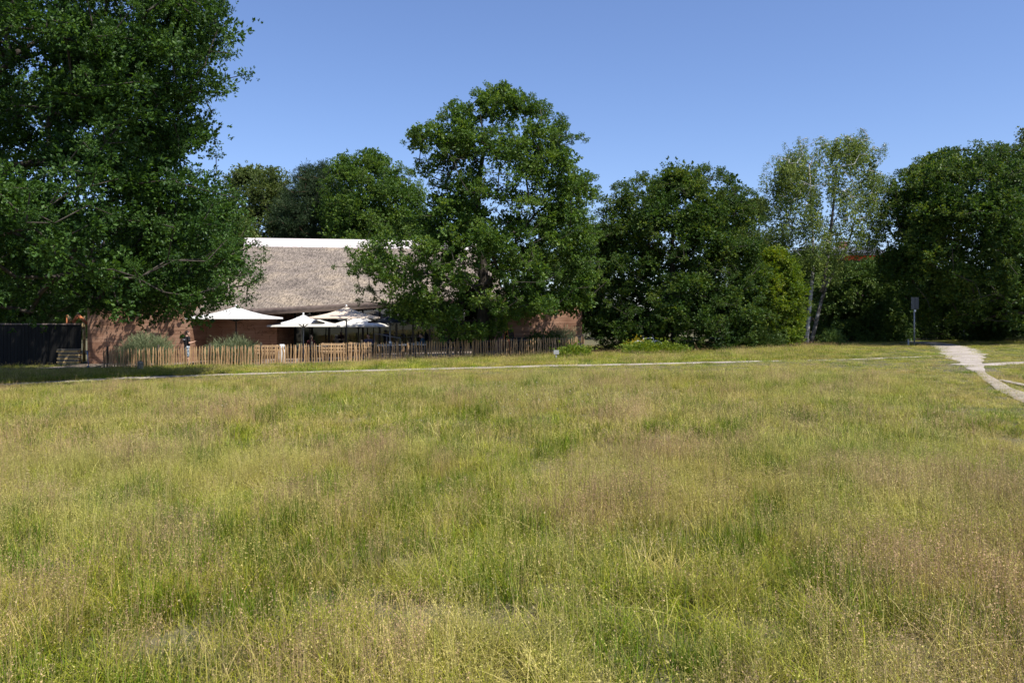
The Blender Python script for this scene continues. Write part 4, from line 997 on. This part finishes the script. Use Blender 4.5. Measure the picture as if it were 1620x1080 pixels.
table('dark wooden table where the people in dark clothes sit', 715, 45.3, 1.4, M['grey_wood'])
def chair(label, px, D, rz):
    r = thing('terrace_chair', label, 'chair', tuple(Gd(px, D)), rz, 'chairs at the terrace tables')
    MB().box(-.21, .21, -.2, .22, .43, .46).build('seat', M['grey_wood'], r, bevel=.008)
    for z in (.58, .69, .80): MB().box(-.2, .2, -.225, -.205, z, z + .07).build('back_slat', M['grey_wood'], r, bevel=.005)
    for sx in (-1, 1):
        MB().tube([(sx * .19, -.21, 0), (sx * .19, -.2, .45), (sx * .19, -.235, .9)], .014, 6).build('leg', M['dark_metal'], r, True)
        MB().tube([(sx * .19, .2, 0), (sx * .19, .2, .45)], .014, 6).build('leg', M['dark_metal'], r, True)
    return r
c1 = chair('slatted chair at the white table nearest the navy parasol pole', 612, 42.0, R(10))
dup(c1, tuple(Gd(632, 42.2)), R(-14), 'slatted chair between the navy parasol and the white tables')
dup(c1, tuple(Gd(650, 42.5)), R(12), 'slatted chair at the white table with blue tumblers')
dup(c1, tuple(Gd(668, 43.9)), R(95), 'slatted chair under the person in blue')
dup(c1, tuple(Gd(583, 44.3)), R(180), 'slatted chair under the person in violet')
dup(c1, tuple(Gd(492, 44.7)), R(0), 'slatted chair under the person in maroon')
dup(c1, tuple(Gd(706, 44.5)), R(-20), 'slatted chair under the bare-headed person in dark grey')
dup(c1, tuple(Gd(727, 44.6)), R(15), 'slatted chair under the person beside the oak trunk')
def small(name, label, cat, px, D, z, build, group=None):
    B = Gd(px, D); r = thing(name, label, cat, (B.x, B.y, B.z + z), 0, group); build(r); return r
def menu(r):
    MB().box(-.06, .06, -.04, .04, 0, .015).build('foot', M['white_paint'], r); MB().add([(-.07, -.03, .015), (.07, -.03, .015), (.07, .0, .2), (-.07, 0, .2), (-.07, .03, .015), (.07, .03, .015)], [(0, 1, 2, 3), (5, 4, 3, 2), (0, 3, 4), (1, 5, 2)]).build('card', M['white_paint'], r)
small('menu_holder', 'white menu card standing on the white table by the navy parasol', 'menu', 617, 42.75, .764, menu)
def tumbler(r):
    MB().tube([(0, 0, 0), (0, 0, .01), (0, 0, .13)], [.03, .032, .038], 10).build('cup', M['camo'], r, True); MB().ring((0, 0, .13), (0, 0, 1), .038, .003, 14, 5).build('rim', M['white_paint'], r, True)
small('tumbler', 'blue grey tumbler at the free end of the white table under the oak', 'tumbler', 645, 43.2, .764, tumbler, 'tumblers on the white table')
small('tumbler', 'blue grey tumbler on the white table right before the person in blue', 'tumbler', 661, 43.3, .764, tumbler, 'tumblers on the white table')
def sack(r):
    m = MB(); n = 10; rings = [(0, .17, .12), (.05, .21, .15), (.3, .2, .15), (.62, .17, .13), (.78, .10, .08), (.9, .14, .05), (.98, .12, .02)]
    vs_ = []; fs_ = []
    for z, a, b in rings:
        for k in range(14):
            t = 2 * math.pi * k / 14; w = 1 + .08 * math.sin(3 * t + z * 9); vs_.append((a * w * math.cos(t), b * w * math.sin(t), z))
    for i in range(len(rings) - 1):
        for k in range(14): fs_.append((i * 14 + k, i * 14 + (k + 1) % 14, i * 14 + 14 + (k + 1) % 14, i * 14 + 14 + k))
    fs_.append(tuple(range(14))[::-1]); fs_.append(tuple(range(6 * 14, 7 * 14)))
    m.add(vs_, fs_).build('bag', M['white_cloth'], r, True); MB().ring((0, 0, .78), (0, 0, 1), .095, .012, 18, 6).build('tie', M['grey_wood'], r, True)
small('tied_sack', 'white tied sack behind the fence right of the first wooden bench', 'sack', 446, 40.6, 0, sack)
# sandwich board by the right wall
ab = thing('sandwich_board', 'black sandwich board leaning open in front of the right earth wall', 'sign board', tuple(Gd(806, 44.0)), R(60))
for sgn in (-1, 1):
    m = MB(); a = .16
    m.add([(-.33, sgn * .30, 0), (.33, sgn * .30, 0), (.33, sgn * .03, 1.45), (-.33, sgn * .03, 1.45), (-.33, sgn * .33, 0), (.33, sgn * .33, 0), (.33, sgn * .06, 1.45), (-.33, sgn * .06, 1.45)],
          [(0, 1, 2, 3), (7, 6, 5, 4), (0, 4, 5, 1), (1, 5, 6, 2), (2, 6, 7, 3), (3, 7, 4, 0)]); pnl = m.build('panel', M['black_board'], ab)
    for sx in (-1, 1): MB().tube([(sx * .34, sgn * .315, 0), (sx * .34, sgn * .045, 1.47)], .018, 6).build('frame_rail', M['orange_wood'], pnl)
hg = thing('planter_box', 'dark planter box beside the sandwich board', 'planter', tuple(Gd(821, 45.0)), 0)
MB().box(-.42, .42, -.2, .2, .0, .95).build('box', M['black_board'], hg, bevel=.015); MB().box(-.45, .45, -.23, .23, .955, 1.0).build('rim', M['dark_metal'], hg, bevel=.008)
# railing seen through the oak's left side
rl = thing('ramp_railing', 'pale slanting metal handrail in front of the glazed front beside the navy parasol', 'railing', tuple(Gd(625, 47.5)))
gzr = rl.location.z
MB().tube([L_ for L_ in ((X(592, 47.5) - rl.location.x, 0, Zp(527, 47.5) - gzr), (X(633, 47.5) - rl.location.x, 0, Zp(535, 47.5) - gzr), (X(633, 47.5) - rl.location.x, 0, 0))], .028, 7).build('handrail', M['grey_metal'], rl, True)
for q in (592, 612): MB().tube([(X(q, 47.5) - rl.location.x, 0, 0), (X(q, 47.5) - rl.location.x, 0, Zp(527 + (q - 592) * .195, 47.5) - gzr)], .02, 6).build('baluster', M['grey_metal'], rl, True)

# ------------------------------------------------------------------ black timber wall, play frame, slat stack on the left
TW0, TW1 = X(-330, 45), X(128, 45)
tw = thing('board_wall', 'dark timber board wall with shade in its near-black colour beside the left earth wall', 'wall', (TW1, 45, float(zt(TW1, 45))))
x = TW0
while x < TW1 - .05:
    zb = float(zt(x, 45)) - tw.location.z
    MB().box(x - TW1, x - TW1 + .185, -.012 + .008 * math.sin(x * 37), .02, zb - .05, Zp(513.5, 45) - tw.location.z).build('board', M['black_timber'], tw)
    x += .2
MB().box(TW0 - TW1, 0, -.06, .1, Zp(513.4, 45) - tw.location.z, Zp(511.5, 45) - tw.location.z).build('cap_rail', M['fascia'], tw)
for q in range(8): MB().box(-.3 - 2.2 * q, -.2 - 2.2 * q, .022, .12, -.3, Zp(513.6, 45) - tw.location.z).build('post', M['black_timber'], tw)
pf = thing('play_frame', 'orange and tan timber climbing frame top showing over the black wall', 'play frame', tuple(Gd(122, 47.5)))
pz = pf.location.z
def bm_(a, b, r, mt): 
    A, B_ = Pt(*a) - pf.location, Pt(*b) - pf.location; MB().tube([A, B_], r, 8).build('beam', M[mt], pf, True)
bm_((107, 572, 47.5), (108, 498, 47.5), .11, 'orange_wood'); bm_((108, 498, 47.5), (112, 508, 47.3), .09, 'tan_wood')
bm_((117, 508, 47.3), (124, 498.5, 47.3), .10, 'orange_wood'); bm_((124, 498.5, 47.3), (138, 512, 47.3), .10, 'orange_wood')
bm_((133, 572, 47.5), (133, 499, 47.5), .09, 'tan_wood'); bm_((131.5, 521, 46.9), (131.5, 511, 46.9), .10, 'tan_wood'); bm_((117, 572, 48), (117, 508, 47.6), .09, 'orange_wood')
sk = thing('slat_stack', 'stack of pale split slats in dappled light against the black wall', 'timber stack', tuple(Gd(111, 44.2)))
rs = np.random.RandomState(4)
for k in range(9):
    a = rs.normal() * .05; MB().box(-.62 + a, .55 + a, -.16, .16, .10 * k + .005, .10 * k + .075).build('slat', M['tan_wood'] if k % 2 else M['grey_wood'], sk, rz=rs.normal() * .03, bevel=.006)

# ------------------------------------------------------------------ posts, sign, scooter, bicycles
bo = thing('wooden_bollard', 'short weathered wooden bollard in the shaded grass before the fence', 'bollard', tuple(Gd(222, 35.4)))
MB().tube([(0, 0, -.2), (0, 0, .34), (0, .0, .40), (.005, 0, .42)], [.13, .125, .11, .05], 12).build('post', M['grey_wood'], bo, True)
MB().ring((0, 0, .3), (0, 0, 1), .122, .006, 16, 5).build('groove_band', M['bark'], bo, True)
M['dull_white'] = pmat('dull_white_paint', [(.30, .30, .28), (.40, .40, .37)], 9, .7)
mk = thing('marker_post', 'small white square marker on a short post in the verge by the path', 'marker', tuple(Gd(880, 38.6)))
MB().box(-.035, .035, -.035, .035, -.1, .30).build('post', M['dull_white'], mk, bevel=.006); MB().box(-.13, .13, -.06, -.037, .22, .42).build('plate', M['dull_white'], mk, bevel=.006)
sg = thing('sign_post', 'grey sign board seen from behind on a tall pole at the lane', 'sign', tuple(Gd(1446.5, 46)))
zs = sg.location.z
MB().tube([(0, 0, -.3), (0, 0, Zp(471, 46) - zs)], .042, 10).build('pole', M['grey_metal'], sg, True)
pl = MB().box(-.22, .22, -.075, -.055, Zp(489, 46) - zs, Zp(470, 46) - zs).build('board', M['asphalt'], sg, bevel=.008)
for z_ in (Zp(486, 46), Zp(473, 46)): MB().box(-.20, .20, -.052, -.044, z_ - zs - .02, z_ - zs + .02).build('clamp', M['dark_metal'], pl)
MB().box(-.012, .012, -.084, -.076, Zp(488.6, 46) - zs, Zp(470.4, 46) - zs).build('stiffener', M['dark_metal'], pl)
MB().box(-.03, .06, -.07, -.045, Zp(493, 46) - zs, Zp(490, 46) - zs).build('tag', M['white_paint'], sg)
mp_ = thing('marker_post', 'low pale stake in the grass beside the sign pole', 'marker', tuple(Gd(1437, 46.3)))
MB().box(-.04, .04, -.04, .04, -.1, .34).build('post', M['dull_white'], mp_, bevel=.008); MB().box(-.045, .045, -.045, .045, .345, .40).build('cap', M['grey_wood'], mp_, bevel=.01)
dp_ = thing('lane_post', 'slim dark grey post in the shade across the lane', 'post', tuple(Gd(1526, 53)))
MB().tube([(0, 0, -.2), (0, 0, 1.25), (0, 0, 1.3)], [.06, .06, .03], 8).build('shaft', M['grey_metal'], dp_, True); MB().ring((0, 0, 1.1), (0, 0, 1), .062, .008, 14, 5).build('reflector_band', M['dark_metal'], dp_, True)

def bicycle(label, base, rz, lean, paint, lying=0):
    r = thing('bicycle', label, 'bicycle', base, rz); r.rotation_euler = (lean, 0, rz)
    for x in (-.52, .52):
        w = MB().ring((x, 0, .34), (0, 1, 0), .325, .018, 28, 7).build('tyre', M['rubber'], r, True)
        MB().ring((x, 0, .34), (0, 1, 0), .300, .010, 28, 6).build('rim', M['grey_metal'], w, True)
        sp = MB()
        for k in range(14):
            a = 2 * math.pi * k / 14; sp.tube([(x, .02 * (-1) ** k, .34), (x + .3 * math.cos(a), 0, .34 + .3 * math.sin(a))], .0018, 3, False)
        sp.build('spokes', M['grey_metal'], w)
    f = MB(); bb, st, hd, hb = (-.08, 0, .30), (-.22, 0, .82), (.34, 0, .86), (.37, 0, .74); ra, fa = (-.52, 0, .34), (.52, 0, .34)
    for a, b, q in ((bb, st, .017), (bb, hb, .02), (st, hd, .016), (hd, hb, .02), (bb, ra, .011), (st, ra, .01)): f.tube([a, b], q, 7)
    f.build('frame', paint, r, True)
    MB().tube([hb, (.44, 0, .5), fa], .013, 7).build('fork', paint, r, True)
    MB().tube([hd, (.36, 0, .98), (.30, 0, 1.0)], .014, 7).build('stem', M['grey_metal'], r, True)
    MB().tube([(.14, -.28, .98), (.26, -.22, 1.0), (.31, 0, 1.0), (.26, .22, 1.0), (.14, .28, .98)], .012, 7).build('handlebar', M['dark_metal'], r, True)
    MB().tube([st, (-.245, 0, .93)], .013, 7).build('seat_post', M['grey_metal'], r, True)
    MB().ball((-.27, 0, .95), (.13, .07, .03)).build('saddle', M['black_board'], r, True)
    for x in (-.52, .52):
        g = MB(); pts = [(x + .36 * math.cos(a), 0, .34 + .36 * math.sin(a)) for a in np.linspace(.25, 2.5, 9)]; g.tube(pts, .02, 5).build('mudguard', paint, r, True)
    MB().ring((-.08, -.05, .30), (0, 1, 0), .085, .008, 18, 5).build('chainring', M['dark_metal'], r, True)
    for s_ in (-1, 1): MB().box(-.08 + s_ * .12 - .045, -.08 + s_ * .12 + .045, s_ * .06 - .01, s_ * .12 + .01, .26 + s_ * .1, .28 + s_ * .1).build('pedal', M['rubber'], r)
    return r
bicycle('dark bicycle leaning on the right end of the fence', tuple(Gd(921, 44.3)), R(75), R(-6), M['dark_metal'])
bicycle('white bicycle half buried in the rounded tree beside the yellow bush', tuple(Gd(1026, 43.5)), R(12), R(-14), M['white_paint'])
sc_ = thing('kick_scooter', 'blue child kick scooter parked at the left end of the fence', 'scooter', tuple(Gd(139, 38.7)), R(-8))
for x in (0, .62):
    w = MB().ring((x, 0, .085), (0, 1, 0), .068, .018, 20, 7).build('wheel', M['rubber'], sc_, True); MB().tube([(x, -.02, .085), (x, .02, .085)], .05, 12).build('hub', M['scooter_blue'], w, True)
MB().box(.08, .58, -.055, .055, .085, .11).build('deck', M['scooter_blue'], sc_, bevel=.01)
MB().tube([(0, 0, .085), (.03, 0, .2), (.08, 0, .1)], .022, 8).build('neck', M['scooter_blue'], sc_, True)
MB().tube([(.03, 0, .2), (-.03, 0, .86)], .017, 8).build('steering_tube', M['scooter_blue'], sc_, True)
MB().tube([(-.03, -.2, .86), (-.03, .2, .86)], .014, 8).build('handlebar', M['grey_metal'], sc_, True)
br = thing('loose_branch', 'bare fallen branch lying in the grass by the scooter', 'branch', tuple(Gd(150, 38.5)))
MB().tube([(-.2, 0, .06), (.4, .1, .2), (.9, .05, .34)], [.02, .016, .006], 6).build('stem', M['grey_wood'], br, True)
MB().tube([(.25, .05, .15), (.6, -.2, .12), (.9, -.3, .1)], [.012, .01, .004], 5).build('side_twig', M['grey_wood'], br, True)

# ------------------------------------------------------------------ house beyond the birch
HD = 98.0; hb_ = Gd(1345, HD)
hs_ = thing('distant_house', 'house with red orange upper wall and dark slate roof beyond the birch', 'house', tuple(hb_))
def hx(px): return X(px, HD) - hb_.x
def hz_(py): return Zp(py, HD) - hb_.z
MB().box(hx(1286), hx(1402), 0, 8, -.5, hz_(412)).build('lower_wall', M['dark_brick'], hs_)
MB().box(hx(1286), hx(1402), -.06, 8.06, hz_(412) + .003, hz_(400)).build('upper_wall', M['red_render'], hs_)
m = MB(); m.add([(hx(1281), -.7, hz_(401)), (hx(1407), -.7, hz_(401)), (hx(1404), 4, hz_(386)), (hx(1286), 4, hz_(386)), (hx(1281), 8.7, hz_(401)), (hx(1407), 8.7, hz_(401)),
                 (hx(1281), -.7, hz_(401) - .25), (hx(1407), -.7, hz_(401) - .25), (hx(1281), 8.7, hz_(401) - .25), (hx(1407), 8.7, hz_(401) - .25)],
                [(0, 1, 2, 3), (3, 2, 5, 4), (0, 3, 4), (1, 5, 2), (6, 7, 1, 0), (8, 9, 7, 6), (4, 5, 9, 8), (0, 4, 8, 6), (1, 7, 9, 5)])
hr = m.build('roof', M['slate'], hs_)
MB().box(hx(1345), hx(1358), 3.2, 4.4, hz_(390), hz_(380)).build('chimney', M['brick'], hr); MB().box(hx(1344), hx(1359), 3.1, 4.5, hz_(380) + .003, hz_(378.6)).build('chimney_cap', M['brick'], hr)
for p0, p1, q0, q1 in ((1288, 1306, 426, 414.5), (1316, 1330, 409, 402.5), (1362, 1384, 426, 414.5), (1402, 1416, 411, 402.5), (1318, 1340, 440, 424)):
    w = MB().box(hx(p0), hx(p1), -.16, -.065, hz_(q0), hz_(q1)).build('window', M['white_paint'], hs_); MB().box(hx(p0 + 1.2), hx(p1 - 1.2), -.18, -.163, hz_(q0 - 1.2), hz_(q1 + 1.2)).build('pane', M['slate'], w)

# ------------------------------------------------------------------ people
def remeshed(mb, name, mat, parent, vox, smooth_it=3):
    me = mb.mesh('tmp'); o = bpy.data.objects.new('tmp', me); C.objects.link(o)
    md = o.modifiers.new('r', 'REMESH'); md.mode = 'VOXEL'; md.voxel_size = vox; md.use_smooth_shade = True
    ms = o.modifiers.new('s', 'SMOOTH'); ms.factor = .5; ms.iterations = smooth_it
    dg = bpy.context.evaluated_depsgraph_get(); em = bpy.data.meshes.new_from_object(o.evaluated_get(dg))
    bpy.data.objects.remove(o); bpy.data.meshes.remove(me); em.name = name
    em.materials.clear(); return obj(name, em, mat, parent)
def person(label, base, rz, pose, shirt, legs, hair, short_sleeve=True, shorts=False, print_=False, vox=.012, hair_long=False, group=None):
    r = thing('person', label, 'person', base, rz, group)
    v = {k: Vector(p) for k, p in pose.items()}
    b = MB()
    hd = v['head']; look = v.get('look', Vector((0, 1, 0))).normalized(); side = look.cross(Vector((0, 0, 1))).normalized()
    rot = Matrix((side, look, Vector((0, 0, 1)))).transposed()
    b.ball(hd, (.075, .095, .115), 16, 12, rot); b.ball(hd + look * .03 + Vector((0, 0, -.06)), (.055, .06, .06), 12, 8, rot)
    b.capsule(hd + look * .09 + Vector((0, 0, .01)), hd + look * .112 + Vector((0, 0, -.03)), .012, .017)
    b.capsule(hd + look * .088 + side * .02 + Vector((0, 0, -.065)), hd + look * .088 - side * .02 + Vector((0, 0, -.065)), .011, .011)
    for s in (-1, 1): b.ball(hd + side * s * .078, (.014, .025, .034), 8, 6, rot)
    b.capsule(v['neck'], hd + Vector((0, 0, -.07)), .056, .05)
    b.capsule(v['chest'], v['hip'], .13, .125); b.capsule(v['shl'], v['shr'], .062, .062); b.capsule(v['chest'], v['neck'], .12, .06); b.capsule(v['hpl'], v['hpr'], .095, .095)
    for s in 'lr':
        b.capsule(v['sh' + s], v['el' + s], .052, .042); b.capsule(v['el' + s], v['wr' + s], .042, .029)
        hdv = (v['ha' + s] - v['wr' + s]).normalized(); perp = hdv.cross(Vector((0, 0, 1))); perp = perp.normalized() if perp.length > .1 else Vector((1, 0, 0)); nrm = perp.cross(hdv)
        pc = v['wr' + s] + hdv * .055
        for q in (-1.2, 0, 1.2): b.capsule(v['wr' + s] + perp * q * .012, v['wr' + s] + hdv * .085 + perp * q * .019, .016, .014, 8)
        for q, ln in ((-1.5, .06), (-.5, .078), (.5, .074), (1.5, .056)):
            k0 = v['wr' + s] + hdv * .09 + perp * q * .0235; k1 = k0 + hdv * ln * .5 + nrm * -.008 + perp * q * .003; k2 = k1 + hdv * ln * .45 - nrm * .024
            b.capsule(k0, k1, .0105, .0098, 8); b.capsule(k1, k2, .0098, .0088, 8)
        tb = v['wr' + s] + hdv * .03 + perp * .022 * (1 if s == 'l' else -1); t1 = tb + (perp * (1 if s == 'l' else -1) * .8 + hdv * .6).normalized() * .045; b.capsule(tb, t1, .014, .0115, 8); b.capsule(t1, t1 + (hdv - nrm * .4).normalized() * .035, .0115, .0095, 8)
        b.capsule(v['hp' + s], v['kn' + s], .085, .058); b.capsule(v['kn' + s], v['an' + s], .057, .037); b.ball(v['kn' + s].lerp(v['an' + s], .3) + Vector((0, -.015, 0)), (.052, .056, .1))
        ft = v['an' + s] + v.get('toe', Vector((0, .19, 0))) * 1.0 + Vector((0, 0, -.05)); b.capsule(v['an' + s] + Vector((0, -.03, -.045)), ft, .036, .03)
    remeshed(b, 'body', M['skin'], r, vox)
    t = MB(); t.capsule(v['chest'], v['hip'] + Vector((0, 0, .03)), .150, .145); t.capsule(v['shl'], v['shr'], .076, .076); t.capsule(v['chest'], v['neck'] + Vector((0, 0, -.05)), .135, .075)
    for s in 'lr':
        e = .62 if short_sleeve else 1.0; t.capsule(v['sh' + s], v['sh' + s].lerp(v['el' + s], e), .071, .066)
        if not short_sleeve: t.capsule(v['el' + s], v['el' + s].lerp(v['wr' + s], .9), .060, .046)
    so = remeshed(t, 'shirt', shirt, r, vox)
    t = MB(); t.capsule(v['hpl'], v['hpr'], .112, .112); t.capsule(v['hip'] + Vector((0, 0, .05)), v['hip'], .138, .13)
    for s in 'lr':
        t.capsule(v['hp' + s], v['kn' + s].lerp(v['hp' + s], .02 if shorts else 0), .103, .085 if shorts else .073)
        if not shorts: t.capsule(v['kn' + s], v['an' + s] + (v['kn' + s] - v['an' + s]) * .1, .071, .055)
    remeshed(t, 'shorts' if shorts else 'trousers', legs, r, vox)
    h = MB(); h.ball(hd + Vector((0, 0, .03)) - look * .018, (.083, .092, .102), 16, 12, rot)
    if hair_long: h.capsule(hd - look * .06, hd - look * .07 + Vector((0, 0, -.18)), .07, .045)
    hb2 = remeshed(h, 'hair', hair, r, vox * .8, 1)
    for s in (-1, 1): MB().ball(hd + look * .088 + side * s * .031 + Vector((0, 0, .004)), .0105, 8, 6).build('eye', M['eye'], r, True)
    for s in 'lr':
        f = MB(); a = v['an' + s]; ft = a + v.get('toe', Vector((0, .19, 0))); f.capsule(a + Vector((0, -.04, -.045)), ft + Vector((0, 0, -.05)), .043, .038); f.capsule(a + Vector((0, 0, .0)), a + Vector((0, 0, -.04)), .042, .045)
        remeshed(f, 'shoe', M['rubber'], r, vox)
    if print_:
        m = MB(); rs = np.random.RandomState(2)
        for k in range(6):
            x0 = -.105 + k * .036; m.box(x0, x0 + .026, -.178, -.170, 1.30, 1.345)
        m.build('back_print', M['white_paint'], so)
    return r
STAND = dict(hip=(0, 0, .98), chest=(0, .0, 1.28), neck=(0, -.01, 1.48), head=(.02, .03, 1.63), look=(.55, .8, -.25), shl=(-.17, -.005, 1.41), shr=(.17, -.005, 1.41),
             ell=(-.235, -.03, 1.13), elr=(.24, -.02, 1.14), wrl=(-.215, .10, .92), wrr=(.22, .23, 1.20), hal=(-.205, .13, .83), har=(.20, .32, 1.24),
             hpl=(-.095, 0, .92), hpr=(.095, 0, .92), knl=(-.11, .03, .49), knr=(.11, -.02, .49), anl=(-.12, -.03, .085), anr=(.13, .02, .085))
SIT = dict(hip=(0, -.02, .56), chest=(0, -.03, .88), neck=(0, -.01, 1.09), head=(0, .04, 1.25), look=(.0, 1, -.15), shl=(-.17, -.02, 1.02), shr=(.17, -.02, 1.02),
           ell=(-.23, .08, .79), elr=(.23, .08, .79), wrl=(-.14, .29, .81), wrr=(.14, .29, .81), hal=(-.10, .37, .82), har=(.10, .37, .82),
           hpl=(-.095, .0, .53), hpr=(.095, .0, .53), knl=(-.12, .42, .50), knr=(.12, .42, .50), anl=(-.12, .44, .085), anr=(.12, .40, .085))
person('man standing behind the fence in black T-shirt and patterned shorts, seen from behind', tuple(Gd(296, 40.2)), R(-38), STAND, M['black_tee'], M['camo'], M['hair'], shorts=True, print_=True, vox=.013)
SITB = dict(SIT, head=(.03, .07, 1.24), look=(.4, 1, -.3))
def seat(px, D, rz): return tuple(Gd(px, D)), rz
person('person in blue top seated at the white table under the oak', tuple(Gd(668, 43.9)), R(95), SITB, M['blue_cloth'], M['denim'], M['hair'], short_sleeve=False, vox=.015)
person('person in violet grey top seated beside the navy parasol', tuple(Gd(583, 44.3)), R(180), SIT, M['violet_cloth'], M['denim'], M['hair'], vox=.015)
person('person in maroon top seated under the small white parasol', tuple(Gd(492, 44.7)), R(0), SIT, M['maroon_cloth'], M['denim'], M['hair'], vox=.015, hair_long=True)
person('person in dark grey seated at the dark table, turned to the oak trunk', tuple(Gd(706, 44.5)), R(-20), dict(SIT, look=(-.9, .2, -.1)), M['grey_cloth'], M['denim'], M['hair'], short_sleeve=False, vox=.015)
person('person in black seated right beside the oak trunk', tuple(Gd(727, 44.6)), R(15), SITB, M['black_tee'], M['denim'], M['hair'], short_sleeve=False, vox=.015)
fb = thing('park_bench', 'far bench on the lit grass beyond the right earth wall', 'bench', tuple(Gd(940, 96)), R(10))
for k in range(3): MB().box(-.7, .7, -.2 + .15 * k, -.07 + .15 * k, .42, .46).build('seat_slat', M['grey_wood'], fb)
for k in range(2): MB().box(-.7, .7, -.28, -.24, .58 + .17 * k, .70 + .17 * k).build('back_slat', M['grey_wood'], fb)
for s in (-1, 1): MB().box(s * .55 - .04, s * .55 + .04, -.24, .2, 0, .42).build('leg', M['stone'], fb)
person('distant person in pale top sitting on the far bench', tuple(Gd(940, 96)), R(160), SIT, M['pale_top'], M['grey_cloth'], M['hair'], vox=.022)
